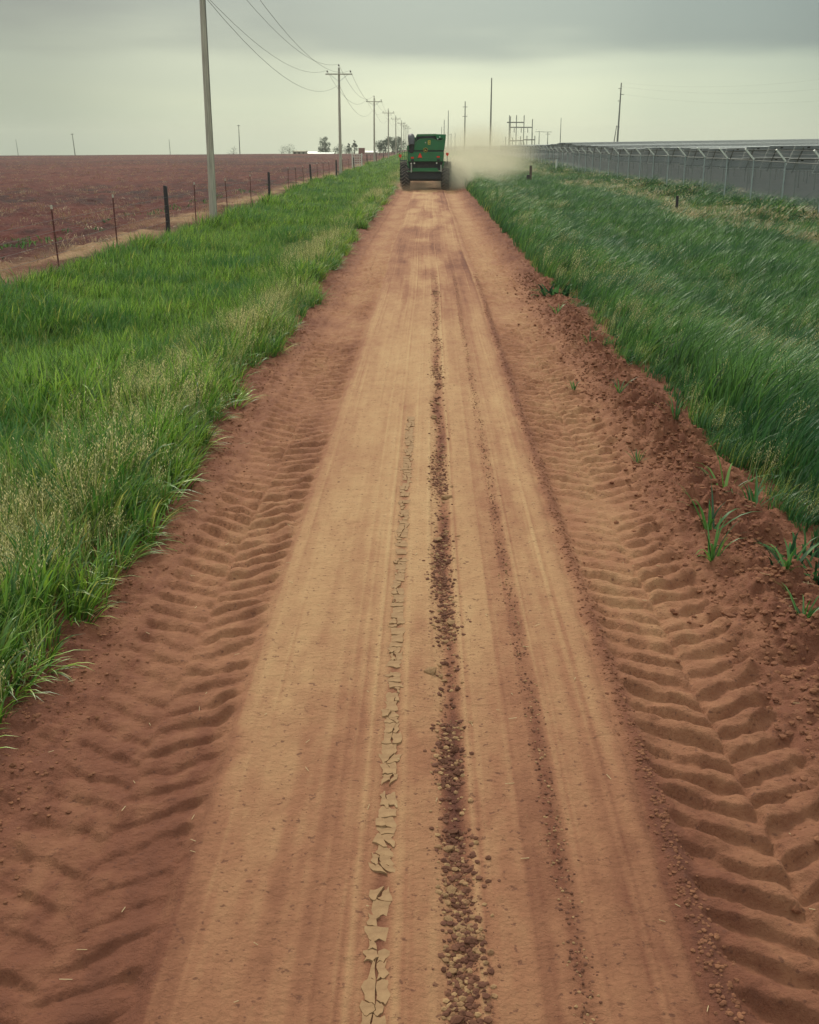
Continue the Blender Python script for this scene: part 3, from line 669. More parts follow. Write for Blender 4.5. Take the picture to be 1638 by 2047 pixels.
plant('broad_leaved_weed', v_green(330, n=34, L=(.22, .42), Wd=(.022, .042), wind=.1, droop=2.4, rad=.25, mat=3, lean=(.3, 1.2)), 2.85, 25.2, 1.3, 'dark broad leaved weed at the dirt edge in front of the grass', 'weed')
plant('broad_leaved_weed', v_green(331, n=90, L=(.08, .26), Wd=(.007, .015), wind=.1, droop=2.4, rad=.26, mat=3, lean=(.1, 1.2)), 3.10, 8.3, 1.3, 'dark bushy weed at the right photo edge beside the berm', 'weed')
plant('broad_leaved_weed', v_weed(332, n=14, H=.10), 2.25, 5.0, .8, 'small dark weed on bare clods near the lower right corner', 'weed')

# ================================================================== utility poles and wires (left)
LX = -9.7
PY = [51.2, 127, 207, 280, 345, 415, 458, 499, 548]
def utility_pole(y, label, lean=0.0, simple_far=False):
    z0 = float(gz(np.array(LX), np.array(y)))
    r = empty('utility_pole', (LX, y, z0), 0, label=label, cat='utility pole', group='wooden utility poles along the left fence'); r.rotation_euler = (0, lean, 0)
    n = 14 if y < 250 else 8
    H = 11.2
    MB().tube([(0, 0, -.4), (0.01, 0, 3), (-.01, 0, 7), (0, 0, H)], [.175, .16, .135, .105], n).build('pole', M['wood_pole'], r, smooth=True)
    MB().box(-1.45, 1.45, -.20, -.11, H - .72, H - .60).build('crossarm', M['wood_pole'], r)
    for s in (-1, 1):
        MB().tube([(s * .95, -.155, H - .70), (s * .09, -.13, H - 1.35)], .02, 6).build('brace', M['steel'], r)
        i_ = MB().tube([(s * 1.25, -.155, H - .60), (s * 1.25, -.155, H - .46)], .018, 6).build('pin', M['steel'], r)
        MB().tube([(s * 1.25, -.155, H - .47), (s * 1.25, -.155, H - .42), (s * 1.25, -.155, H - .37), (s * 1.25, -.155, H - .30)], [.05, .10, .07, .05], 8).build('insulator', M['ceramic'], i_)
    pt = MB().tube([(0, -.10, H - .3), (0, -.10, H + .16)], .02, 6).build('pin', M['steel'], r)
    MB().tube([(0, -.10, H + .15), (0, -.10, H + .20), (0, -.10, H + .26), (0, -.10, H + .32)], [.05, .10, .07, .05], 8).build('insulator', M['ceramic'], pt)
    MB().box(-.05, .05, -.2, -.1, H - 1.75, H - 1.60).build('neutral_bracket', M['steel'], r)
    if y < 60:
        MB().tube([(.165, -.03, 0.0), (.15, -.05, 4), (.13, -.05, 10)], .014, 5).build('ground_wire', M['wire'], r)
    return r
for i, y in enumerate(PY):
    lab = ['nearest utility pole, tall weathered grey wood, its top cut off by the photo', 'second utility pole with crossarm and braces, beside the white gate panel',
           'third utility pole from the camera, standing before the distant white roof', 'fourth utility pole from the camera, beside the windblown tree',
           'fifth utility pole from the camera, small crossarm above the dark trees'] 
    utility_pole(y, lab[i] if i < 5 else ordinal(i + 1) + ' utility pole from the camera, tiny and grey beside the green machine', [.004, .003, 0.006, .004, -.002, .004, 0, 0, 0][i])
def zp(y): return float(gz(np.array(LX), np.array(y)))
wires = empty('power_line', (LX, 51.2, 0), 0, label='four dark overhead wires sagging between the left utility poles', cat='power line')
for (dx, dz, sag) in ((-1.25, 10.92, 1.7), (1.25, 10.92, 1.7), (0, 11.55, 1.6), (0.02, 9.5, 2.0)):
    for a, b in zip(PY[:-1], PY[1:]):
        pts = []
        for k in range(15):
            t = k / 14; y = a + (b - a) * t
            pts.append((dx, y - 51.2 - .155, zp(a) * (1 - t) + zp(b) * t + dz - 4 * sag * ((b - a) / 76)**2 * t * (1 - t)))
        MB().tube(pts, .011 if a < 120 else .014, 5).build('wire', M['cable'], wires)

# ================================================================== barbed wire fence (left)
FX = -10.25
fence = empty('barbed_wire_fence', (FX, 30, 0), 0, label='old barbed wire fence of dark wood and rusty steel posts along the field', cat='fence')
WOOD = [44.6, 73.5, 100, 128, 158, 192, 226, 262, 300, 345]
STEEL = [18, 24.4, 31.0, 37.1, 50, 58, 66, 84, 89, 94, 106, 112, 119, 137, 148, 180, 205, 217, 240, 250, 275, 290, 320]
fz = lambda y: float(gz(np.array(FX), np.array(y)))
wme = None
for i, y in enumerate(WOOD):
    h = 1.68 + random.uniform(-.06, .1); r_ = .092 * random.uniform(.9, 1.1)
    o = MB().tube([(0, 0, -.4), (.02, 0, .5), (0, 0, h - .03), (.01, 0, h)], [r_, r_ * .98, r_ * .9, r_ * .75], 10).build('wooden_post', M['wood_dark'], fence, smooth=True)
    o.location = (random.uniform(-.04, .04), y - 30, fz(y)); o.rotation_euler = (0, random.uniform(-.03, .02), 0)
mb = MB(); mb.box(-.022, .022, -.004, .004, -.4, 1.62); mb.box(-.004, .004, .0045, .03, -.4, 1.62)
steel0 = mb.build('steel_post', M['rust'], fence); tip0 = MB().box(-.023, .023, -.006, .032, 1.622, 1.72).build('post_tip', M['white_tip'], steel0)
for i, y in enumerate(STEEL):
    o = steel0 if i == 0 else steel0.copy()
    if i:
        COL.objects.link(o); o.parent = fence; c = tip0.copy(); COL.objects.link(c); c.parent = o
    o.location = (random.uniform(-.03, .03), y - 30, fz(y) + random.uniform(-.06, .04)); o.rotation_euler = (random.uniform(-.02, .02), random.uniform(-.035, .01), 0)
posts = sorted(WOOD + STEEL)
for hz in (.45, .75, 1.05, 1.35):
    pts = []
    for a, b in zip(posts[:-1], posts[1:]):
        for t in (0, .5): y = a + (b - a) * t; pts.append((.03, y - 30, fz(y) + hz - (.02 if t else 0)))
    MB().tube(pts, .0035, 4).build('wire', M['wire'], fence)
# white gate panel standing at the field corner
gate = empty('gate_panel', (-10.4, 168, fz(168)), 0, label='white lattice gate panel between two posts at the field edge', cat='gate')
for x in (-.68, .68): MB().box(x - .09, x + .09, -.05, .05, -.3, 2.12).build('gate_post', M['white'], gate)
for k in range(6): MB().box(-.589, .589, -.03, -.004, .28 + k * .32, .345 + k * .32).build('rail', M['white'], gate)
for k in range(3): MB().box(-.33 + k * .33 - .03, -.33 + k * .33 + .03, 0, .026, .2, 2.0).build('upright', M['white'], gate)

# ================================================================== security fence (right)
SX = 19.1; SY0 = 56 - 6.05 * 3
sz = lambda y, x=SX: float(gz(np.array(x), np.array(y)))
sf = empty('security_fence', (SX, 56, 0), 0, label='tall galvanised chain link fence with outward barbed wire arms along the solar field', cat='fence')
NB = 74
base_z = [sz(SY0 + 6.05 * i) for i in range(NB + 1)]
TOPZ = [2.41 + (b + .46) for b in base_z]
pm = MB().tube([(0, 0, -2.95), (0, 0, -1.0), (0, 0, .03)], .040, 8).build('fence_post', M['steel'], sf, smooth=True)
am = MB().box(-.045, .045, -.04, .04, 0, .82, M=Matrix.Rotation(R(-43), 4, 'Y')).build('barb_arm', M['bright_steel'], sf)
for i in range(NB + 1):
    y = SY0 + 6.05 * i - 56
    p = pm if i == 0 else pm.copy(); a = am if i == 0 else am.copy()
    if i: COL.objects.link(p); COL.objects.link(a); p.parent = sf; a.parent = sf
    p.location = (0, y, TOPZ[i]); a.location = (0, y, TOPZ[i] + .03)
for i in range(NB):
    y0, y1 = SY0 + 6.05 * i - 56, SY0 + 6.05 * (i + 1) - 56
    v = [(.05, y0, base_z[i] + .02), (.05, y1, base_z[i + 1] + .02), (.05, y1, TOPZ[i + 1] - .03), (.05, y0, TOPZ[i] - .03)]
    link('mesh_panel', mesh_np('mesh_panel', v, [(0, 1, 2, 3)], False), sf, mats=[M['chain']])
pts = [(0, SY0 + 6.05 * i - 56, TOPZ[i] - .02) for i in range(NB + 1)]
MB().tube(pts, .022, 6).build('top_rail', M['tower'], sf)
for k in range(3):
    d = .25 + .25 * k; pts = [(-d * math.sin(R(43)), p[1], p[2] + .05 + d * math.cos(R(43))) for p in pts0] if False else [(-d * math.sin(R(43)), SY0 + 6.05 * i - 56, TOPZ[i] + .05 + d * math.cos(R(43))) for i in range(NB + 1)]
    MB().tube(pts, .004, 4).build('barbed_strand', M['wire'], sf)

# ================================================================== solar panel rows
prow = 6.27
def panel_mesh(w, h):
    """one panel: glass face, grey back sheet, aluminium rim, junction box"""
    mb_v, mb_f, mi = [], [], []
    def bx(x0, x1, y0, y1, z0, z1, m):
        b = len(mb_v); mb_v.extend([(x0, y0, z0), (x1, y0, z0), (x1, y1, z0), (x0, y1, z0), (x0, y0, z1), (x1, y0, z1), (x1, y1, z1), (x0, y1, z1)])
        for q in ((3, 2, 1, 0), (4, 5, 6, 7), (0, 1, 5, 4), (1, 2, 6, 5), (2, 3, 7, 6), (3, 0, 4, 7)): mb_f.append(tuple(i + b for i in q)); mi.append(m)
    bx(.04, w - .04, .04, h - .04, .010, .024, 0)
    bx(.05, w - .05, .05, h - .05, .0245, .03, 1)
    bx(0, w, 0, .035, -.01, .035, 2); bx(0, w, h - .035, h, -.01, .035, 2); bx(0, .035, .036, h - .036, -.01, .035, 2); bx(w - .035, w, .036, h - .036, -.01, .035, 2)
    bx(w * .5 - .09, w * .5 + .09, .14, .26, -.022, .0095, 3)
    me = mesh_np('solar_panel', mb_v, mb_f, False, mi)
    for m_ in (M['panel'], M['glass'], M['alu'], M['black']): me.materials.append(m_)
    return me
pmesh = panel_mesh(1.96, 1.38)
tilt = math.atan2(1.8, 2.25)
def joined_panels(n, sl):
    v0 = np.array([p.co[:] for p in pmesh.vertices]); f0 = np.array([list(p.vertices) for p in pmesh.polygons]); m0 = [p.material_index for p in pmesh.polygons]
    V, F, MI = [], [], []
    for k in range(n):
        for j in range(2):
            T = v0 + np.array([k * 2.0, j * 1.42, 0]); c, s_ = math.cos(-tilt), math.sin(-tilt)
            x, y, z = T.T; y2 = y * c - z * s_; z2 = y * s_ + z * c
            V.append(np.stack([x, y2, z2 + x * sl], -1)); F.append(f0 + len(V[:-1]) * len(v0)); MI += m0
    me = mesh_np('panels', np.concatenate(V), np.concatenate(F), False, MI)
    for m_ in (M['panel'], M['glass'], M['alu'], M['black']): me.materials.append(m_)
    return me
npan = 0
for i in range(56):
    y = 70.0 + prow * i; x0 = 26.0 + (.5 * math.sin(i * 1.7) if i > 6 else 0)
    lim = min(.40 * y + 6, 190); n = max(3, int((lim - x0) / 2.0))
    zt = sz(y, x0) + .46 + 3.03 + .10 * math.sin(i * .8)
    zt_end = sz(y, x0 + 2 * n) + .46 + 3.03
    sl = (zt_end - zt) / (2.0 * n)
    lab = 'nearest visible solar panel row, grey backs showing at the right photo edge' if i == 0 else ordinal(i + 1) + ' solar panel row from the camera, grey backs behind the mesh fence'
    r = empty('solar_panel_row', (x0, y, zt), 0, label=lab, cat='solar panels', group='rows of solar panels behind the fence')
    if npan + 2 * n <= 290 and i < 9:
        for k in range(n):
            for j in range(2):
                o = bpy.data.objects.new('solar_panel', pmesh); COL.objects.link(o); o.parent = r; npan += 1
                o.location = (k * 2.0, j * 1.42 * math.cos(tilt), -j * 1.42 * math.sin(tilt) + k * 2.0 * sl); o.rotation_euler = (-tilt, -math.atan(sl), 0)
    else:
        tag(link('solar_panels', joined_panels(n, sl), r), kind='stuff')
    L_ = 2.0 * n
    for j, t_ in enumerate((.35, 1.4, 2.5)):
        yy, z_ = t_ * math.cos(tilt) - .06, -t_ * math.sin(tilt) - .075
        MB().tube([(0, yy, z_), (L_, yy, z_ + L_ * sl)], .04, 4).build('purlin', M['tower'], r)
    nl = max(2, min(14, n // 3 + 1))
    rf = MB(); lg = MB()
    for k in range(nl):
        x = .6 + (L_ - 1.2) * k / (nl - 1); dz = x * sl
        rafter = MB().tube([(x, 0.02, dz - .15), (x, 2.78 * math.cos(tilt) - .04, dz - 2.78 * math.sin(tilt) - .15)], .05, 4).build('rafter', M['tower'], r)
        gzr = float(gz(np.array(x0 + x), np.array(y))) - zt
        MB().tube([(x, 1.15, dz - 1.05), (x, 1.15, gzr - .2)], .06, 6).build('leg', M['tower'], r)

# ================================================================== combine harvester
CY = 87.5
h = empty('combine_harvester', (-.22, CY, 0.0), 0, label='green combine harvester without header driving away down the dirt road', cat='combine harvester')
def Z(zx, zy): return ((zx - 757) / 286, (1417 - zy) / 286)
P = lambda *a: [Z(x, y) for x, y in a]
# rear hood, upper shell with its waved top edge
MB().prism(P((356, 592), (352, 490), (400, 485), (520, 478), (548, 430), (590, 385), (640, 362), (760, 352), (900, 352), (955, 366), (1010, 388), (1085, 390), (1120, 372), (1150, 340), (1178, 345), (1160, 592)), .0, 1.5).build('rear_hood', M['green'], h, bevel=.03, smooth=True)
MB().tube([(x, -.015, z) for x, z in P((520, 478), (548, 430), (590, 385), (640, 362), (760, 352), (900, 352), (955, 366), (1010, 388), (1085, 390), (1120, 372), (1150, 340))], .022, 6).build('hood_rim', M['green_pale'], h, smooth=True)
MB().prism(P((368, 618), (1156, 618), (1150, 740), (1140, 822), (390, 822), (376, 740)), -.06, 1.4).build('tail_panel', M['green'], h, bevel=.04, smooth=True)
MB().prism(P((364, 596), (1158, 596), (1155, 615), (368, 615)), .03, 1.35).build('hood_seam', M['dark_metal'], h)
MB().tube([(x, -.07, z) for x, z in P((384, 748), (1140, 742))], .010, 5).build('trim_line', M['green_pale'], h)
# grain tank and its folded extensions
MB().prism(P((520, 480), (545, 300), (565, 262), (985, 255), (1192, 262), (1200, 275), (1165, 600), (520, 600)), 1.52, 4.6).build('grain_tank', M['green_pale'], h, bevel=.03)
MB().prism(P((568, 256), (985, 251), (985, 290), (568, 300)), 1.40, 1.50).build('tank_extension', M['green_pale'], h)
MB().prism(P((985, 268), (1200, 262), (1196, 330), (1170, 560), (1150, 560), (1165, 340), (985, 345)), 1.25, 1.50).build('tank_side_flare', M['green'], h, bevel=.01)
MB().prism(P((560, 312), (990, 300), (990, 350), (1150, 350), (1150, 480), (530, 480)), 1.51, 1.518).build('tank_recess_shade', M['dark_metal'], h)  # thin dark sheet on the tank wall: shade of the gap painted as colour
MB().box(-.3, .52, 1.0, 1.35, 3.78, 3.92).build('tank_ladder_step', M['dark_metal'], h)
for x, z in P((1020, 352), (1065, 315)): MB().tube([(x, 1.1, z), (x, 1.38, z)], .05, 10).build('work_light', M['white'], h)
# unloading auger folded back, its rubber spout
MB().tube([(-1.08, 1.0, 3.72), (-1.08, 5.5, 3.80)], .22, 16).build('unloading_auger', M['green'], h, smooth=True)
MB().tube([(-1.10, 1.3, 3.86), (-1.10, .75, 3.86), (-1.09, .30, 3.80), (-1.07, .06, 3.60), (-1.06, -.08, 3.25)], [.24, .25, .24, .235, .225], 16).build('auger_spout', M['spout'], h, smooth=True)
MB().tube([(-1.055, .40, 3.30), (-1.06, -.12, 3.30), (-1.06, -.135, 3.30)], [.19, .21, .17], 18).build('spout_opening', M['black'], h, smooth=True)
MB().prism([(-1.06 + .205 * math.cos(t), 3.20 + .42 * math.sin(t)) for t in [2 * math.pi * k / 20 for k in range(20)]], -.15, .1).build('spout_mouth', M['black'], h)
MB().prism([(-1.07 + .20 * math.cos(t), 2.86 + .17 * math.sin(t)) for t in [2 * math.pi * k / 16 for k in range(16)]], -.11, .1).build('spout_lip', M['black'], h)
# side bodywork and cab in front
MB().box(-1.38, 1.38, 1.55, 5.6, 1.5, 2.9).build('side_body', M['green'], h, bevel=.04)
MB().box(-.95, .95, 4.7, 6.4, 1.9, 3.7).build('cab', M['green'], h, bevel=.06)
MB().box(-.98, .98, 5.0, 6.3, 2.5, 3.45).build('cab_glass', M['window'], h)
MB().box(-1.05, 1.05, 4.6, 6.6, 3.705, 3.84).build('cab_roof', M['green'], h, bevel=.05)
# underside: straw chopper, spreader deck and rear axle
MB().prism(P((392, 826), (1135, 826), (1100, 1010), (430, 1010)), .25, 1.4).build('straw_chopper', M['dark_metal'], h)
MB().prism(P((545, 850), (968, 850), (960, 1000), (552, 1000)), .17, .245).build('chopper_cover', M['rubber'], h, bevel=.01)
MB().prism(P((490, 955), (1010, 955), (1040, 1016), (470, 1016)), .02, .16).build('spreader_deck', M['green'], h, bevel=.01)
MB().box(-1.38, 1.2, -.02, .10, 1.36, 1.405).build('deck_edge', M['green_pale'], h)
MB().prism(P((380, 1035), (1100, 1035), (1098, 1188), (440, 1190), (392, 1160)), .12, 1.6).build('rear_axle_guard', M['dark_metal'], h, bevel=.02)
for x in (-.72, .0, .78): MB().box(x - .02, x + .02, .3, .34, .70, .79).build('deflector_fin', M['dark_metal'], h)
for zx, a, b in ((450, 880, 1048), (1093, 890, 1030)):
    x0, za = Z(zx, a); _, zb = Z(zx, b); MB().tube([(x0, -.03, za), (x0, -.03, zb)], .052, 10).build('hydraulic_ram', M['silver'], h, smooth=True)
for zx, zy in ((515, 856), (447, 862), (998, 852)):
    x, z = Z(zx, zy); MB().tube([(x, -.05, z), (x, .02, z)], [.06, .055], 12).build('reversing_lamp', M['white'], h)
# lamps, triangle, plates
for zx, zy in ((473, 745), (1033, 727)):
    x, z = Z(zx, zy); MB().box(x - .115, x + .115, -.12, -.062, z - .055, z + .065).build('tail_lamp', M['red'], h, bevel=.015)
for zx, zy in ((475, 797), (1037, 792)):
    x, z = Z(zx, zy); MB().prism([(x + .13 * math.cos(t), z + .07 * math.sin(t)) for t in [2 * math.pi * k / 16 for k in range(16)]], -.10, -.062).build('lower_lamp', M['dark_metal'], h)
x, z = Z(637, 700)
tri = MB().prism([(x - .175, z - .15), (x + .175, z - .15), (x + .03, z + .18), (x - .03, z + .18)], -.085, -.062).build('slow_vehicle_triangle', M['red'], h)
MB().prism([(x - .115, z - .115), (x + .115, z - .115), (x, z + .10)], -.094, -.0855).build('fluorescent_centre', M['orange_red'], tri)
x, z = Z(833, 430)
pl = MB().box(x - .095, x + .095, -.012, -.001, z - .15, z + .15).build('yellow_plate', M['yellow'], h, bevel=.004)
for dz in (.06, -.06): MB().prism([(x + .05 * math.cos(t), z + dz + .045 * math.sin(t)) for t in [2 * math.pi * k / 12 for k in range(12)]], -.020, -.0125).build('plate_mark', M['green_pale'], pl)
x, z = Z(755, 432); MB().tube([(x, -.02, z), (x, .0, z)], .05, 10).build('hood_latch', M['silver'], h)
x, z = Z(755, 585)
bd = MB().prism([(x + .175 * math.cos(t), z + .165 * math.sin(t)) for t in [2 * math.pi * k / 24 for k in range(24)]], -.076, -.03).build('badge', M['yellow'], h)
MB().prism([(x + .155 * math.cos(t), z + .145 * math.sin(t)) for t in [2 * math.pi * k / 24 for k in range(24)]], -.082, -.0765).build('badge_field', M['black'], bd)
deer = [(-.105, -.10), (-.06, -.035), (-.05, .005), (-.075, .02), (-.07, .055), (-.045, .03), (-.052, .09), (-.03, .09), (-.025, .03), (.0, -.005), (.05, -.02), (.095, -.06), (.115, -.10), (.075, -.075), (.03, -.055), (-.01, -.06), (-.05, -.075)]
MB().prism([(x + a, z + b) for a, b in deer], -.088, -.0825).build('leaping_deer_emblem', M['yellow'], bd)
# outriggers with red reflectors
for (zx, zy, zb) in ((207, 708, 800), (1228, 672, 790)):
    x, z = Z(zx, zy); _, z1 = Z(zx, zb)
    st = MB().tube([(x, .3, z1 - .3), (x, .3, z)], .02, 6).build('reflector_stalk', M['dark_metal'], h)
    MB().prism([(x - .11, z + .11), (x + .11, z + .11), (x + .10, z - .03), (x + .03, z - .13), (x - .03, z - .13), (x - .10, z - .03)], .24, .275).build('red_reflector', M['orange_red'], st)
# ladder and handrails on the left side
for zx, a, b in ((195, 545, 800), (248, 575, 800), (352, 560, 800), (300, 600, 800)):
    x, za = Z(zx, a); _, zb = Z(zx, b); MB().tube([(x, .6, za), (x, .6, zb)], .020, 6).build('handrail', M['green_pale'], h)
for zy in (550, 640, 720, 790):
    x0, z = Z(195, zy); x1, _ = Z(352, zy); MB().tube([(x0, .6, z), (x1, .6, z)], .016, 6).build('rung', M['green_pale'], h)
MB().box(-1.95, -1.4, .5, 1.4, 2.10, 2.16).build('rear_platform', M['dark_metal'], h)
for s in (-1, 1): MB().prism([(s * 1.34, 2.10), (s * 1.44, 2.10), (s * 1.38, 1.78), (s * 1.28, 1.78)][::s], .1, .2).build('mud_bracket', M['green_pale'], h)
def wheel(cx, cy, r, w, nl):
    hw = w / 2
    prof = [(-hw * .86, r * .52), (-hw, r * .62), (-hw, r * .86), (-hw * .80, r * .93), (0, r * .955), (hw * .80, r * .93), (hw, r * .86), (hw, r * .62), (hw * .86, r * .52)]
    t = MB().lathe_x(prof, 0, 0, 0, 40).build('tyre', M['rubber'], h, smooth=True, loc=(cx, cy, r))
    lg = MB()
    for k in range(nl):
        for s in (-1, 1):
            a0 = 2 * math.pi * (k + (.5 if s > 0 else 0)) / nl; pts = []
            for j in range(6):
                u = j / 5; x = s * (hw * .02 + hw * .98 * u); a = a0 + u * .42 * .95 / r * hw * 2
                ri = r * (.955 - .035 * u * u - (.05 if u > .95 else 0)); ro = r * (1.0 - .02 * u * u - (.06 if u > .95 else 0)); da = .030 / r * 1.15
                pts.append([(x, math.cos(a + q) * rr_, math.sin(a + q) * rr_) for q, rr_ in ((-da * 1.3, ri), (-da, ro), (da, ro), (da * 1.3, ri))])
            b = len(lg.v)
            for p4 in pts: lg.v += p4
            for j in range(5):
                for q in range(3): lg.f.append((b + j * 4 + q, b + j * 4 + q + 1, b + j * 4 + 4 + q + 1, b + j * 4 + 4 + q))
            lg.f.append((b, b + 1, b + 2, b + 3)); lg.f.append((b + 23, b + 22, b + 21, b + 20))
    lg.build('tread', M['rubber_dusty'], t)
    MB().lathe_x([(-hw * .3, .02), (-hw * .3, r * .3), (-hw * .8, r * .5), (-hw * .86, r * .525), (hw * .86, r * .525), (hw * .8, r * .5), (hw * .3, r * .3), (hw * .3, .02)], 0, 0, 0, 28).build('rim', M['yellow'], t, smooth=True)
for s in (-1, 1):
    wheel(s * 1.63, 4.4, 1.02, .82, 22)
    wheel(s * 1.53, 1.0, .80, .62, 18)
MB().tube([(-1.4, 1.0, .74), (1.4, 1.0, .74)], .10, 10).build('rear_axle', M['dark_metal'], h)

# ================================================================== far poles, substation
def on(x, y): return float(gz(np.array(x), np.array(y)))
def at(px, d):         # lateral place of an image column at depth d
    return (px - 819) / 2200 * (d * .9485 + 1.05) - .0164 * (d * .9485 + 1.05)
def mono(name, px, d, H, label, arms=(), rad=.28, lean=0.0, group=None, cat='pole', mat='tower'):
    x = at(px, d); r = empty(name, (x, d, on(x, d)), 0, label=label, cat=cat, group=group); r.rotation_euler = (0, lean, 0)
    MB().tube([(0, 0, -.5), (0, 0, H)], [rad, rad * .5], 8).build('pole', M[mat], r, smooth=True)
    for (z, x0, x1) in arms: MB().box(x0, x1, -rad - .1, -rad, z - .09, z + .09).build('crossarm', M[mat], r)
    return r
GT = 'tall transmission poles beyond the solar field'
mono('transmission_pole', 978, 400, 25.2, 'tallest bare slender pole right of the combine, rising behind the dust', rad=.36, group=GT, cat='transmission pole')
mono('transmission_pole', 1230, 390, 22.5, 'tall grey pole with three short side arms above the solar rows', [(20.7, -.9, .2), (18.9, -.2, 1.0), (16.9, -.9, .2)], rad=.36, group=GT, cat='transmission pole', lean=.012)
mono('transmission_pole', 927, 465, 20, 'grey pole with two short crossarms, just right of the combine', [(17.9, -1.0, 1.0), (14.4, -1.0, 1.0)], rad=.34, group=GT, cat='transmission pole')
mono('transmission_pole', 894, 770, 25, 'bare thin pole directly above the right side of the combine', rad=.42, group=GT, cat='transmission pole')
mono('transmission_pole', 886, 1000, 24, 'shorter bare pole above the combine tank, fading in haze', rad=.5, group=GT, cat='transmission pole')
mono('transmission_pole', 881, 1400, 24, 'faint small pole above the combine tank, left of the bare pair', rad=.6, group=GT, cat='transmission pole')
mono('transmission_pole', 1117, 470, 13.6, 'thin bare pole between the substation and the armed pole', rad=.20, group=GT, cat='transmission pole')
GD = 'small distribution poles on the horizon'
mono('service_pole', 1221, 392, 9.3, 'short leaning pole with a lamp arm beside the armed tall pole', [(9.0, -.1, 1.0)], rad=.22, lean=.11, group=GD, cat='pole')
mono('service_pole', 1633, 380, 7.2, 'short leaning pole above the panels at the right photo edge', [(7.0, -.5, .3)], rad=.25, lean=.10, group=GD, cat='pole')
mono('service_pole', 900, 600, 9, 'faint short pole in the dust, nearer the combine of two', [(8.7, -1.1, .3)], rad=.28, group=GD, cat='pole')
mono('service_pole', 908, 600, 9.2, 'faint short pole in the dust, farther from the combine of two', rad=.28, group=GD, cat='pole')
mono('service_pole', 1075, 560, 9.4, 'T shaped pole just right of the substation frame', [(9.2, -2.0, 2.0)], rad=.26, group=GD, cat='pole')
mono('service_pole', 1092, 580, 9.4, 'T shaped pole standing alone right of the substation', [(9.2, -2.4, 2.0), (8.2, -1.2, 1.2)], rad=.26, group=GD, cat='pole')
for px, H, lab, ar in ((30, 7.4, 'small leaning pole on the field horizon, leftmost of all', 0), (145, 9.4, 'darker leaning pole on the field horizon with a short cross piece', 1),
                   (337, 6.6, 'faintest thin pole on the field horizon', 0), (477, 11.6, 'upright pole on the field horizon, nearest the grey utility pole', 1)):
    mono('field_pole', px, 460, H, lab, [(H - .3, -.6, .6)] if ar else [], rad=.22 if ar else .14, lean=-.05 if px < 200 else -.02 if px < 400 else 0, group='poles on the field horizon', cat='pole')
sb = empty('substation', (at(1015, 485), 485, on(at(1015, 485), 485)), 0, label='grey steel substation frame of tall posts and beams behind the fence', cat='substation')
k_ = 485 * .9485 / 2200
def sx(px): return (px - 1015) * k_
for px, yy, H in ((1015, 0, 15.2), (1018, 3, 14.8), (1029, 0, 15.2), (1044, 0, 15.2), (1062, 3, 13.8), (1011, 8, 6.8), (1025, 8, 6.6), (1041, 8, 7), (1054, 8, 7.2), (1070, 8, 7.2), (1065, 9, 8.6)):
    MB().tube([(sx(px), yy, -.3), (sx(px), yy, H)], .19, 6).build('column', M['tower'], sb)
for a, b, z, yy in ((1010, 1044, 12.4, -.3), (1017, 1062, 10.5, 2.7), (1017, 1046, 5.2, 2.7), (1046, 1070, 5.6, 7.7)):
    MB().box(sx(a), sx(b), yy - .12, yy + .12, z - .22, z + .22).build('beam', M['tower'], sb)
for px in (1026, 1040, 1053): MB().tube([(sx(px), 2.7, 10.2), (sx(px), 2.7, 8.4)], .14, 6).build('hanging_insulator', M['ceramic'], sb)
MB().box(sx(1036), sx(1050), 6, 9, 0, 3.2).build('transformer', M['tower'], sb, bevel=.1)
for px in (1038, 1043, 1048): MB().tube([(sx(px), 7, 3.2), (sx(px), 7, 4.6)], [.16, .1], 8).build('bushing', M['ceramic'], sb)
# faint transmission wires sweeping over the solar field
tw = empty('transmission_wires', (at(1230, 390), 390, 0), 0, label='faint thin wires sweeping right above the solar panels', cat='power line')
for (z0, z1, sag) in ((22.7, 36, 9), (21.5, 32, 9), (19.3, 28, 9)):
    pts = [(t * 95, -t * 190, z0 + (z1 - z0) * t - sag * 4 * t * (1 - t)) for t in [k / 16 for k in range(17)]]
    MB().tube(pts, .010, 4).build('wire', M['cable'], tw)

# small things by the right fence
r = empty('old_fence_post', (9.9, 113, on(9.9, 113)), 0, label='brown wooden post with a dark stub at its foot in the right grass', cat='post')
MB().tube([(.12, 0, -.3), (.12, 0, 1.78), (.12, 0, 1.82)], [.14, .13, .10], 10).build('post', simple('brown_post_wood', (.13, .085, .06), .9, c2=(.08, .055, .04)), r, smooth=True)
MB().tube([(-.18, -.2, -.2), (-.12, -.2, .95)], [.17, .15], 9).build('stub', M['wood_dark'], r, smooth=True)
r = empty('short_stake', (13.9, 64, on(13.9, 64)), 0, label='short dark wooden stake poking out of the dry grass', cat='stake')
MB().tube([(0, 0, -.2), (0, 0, 1.05)], [.09, .075], 8).build('stake', M['wood_dark'], r, smooth=True)
r = empty('pipe_stand', (17.6, 160, on(17.6, 160)), 0, label='pale pipe stand with a crossbar in front of the mesh fence', cat='pipe')
MB().tube([(.1, 0, -.2), (.1, 0, 1.9)], .12, 10).build('pipe', M['bright_steel'], r, smooth=True)
MB().box(-1.5, .5, -.05, .05, 1.93, 2.02).build('crossbar', M['tower'], r); MB().tube([(-.5, 0, 0), (-.25, 0, 1.9)], .035, 6).build('brace', M['tower'], r)

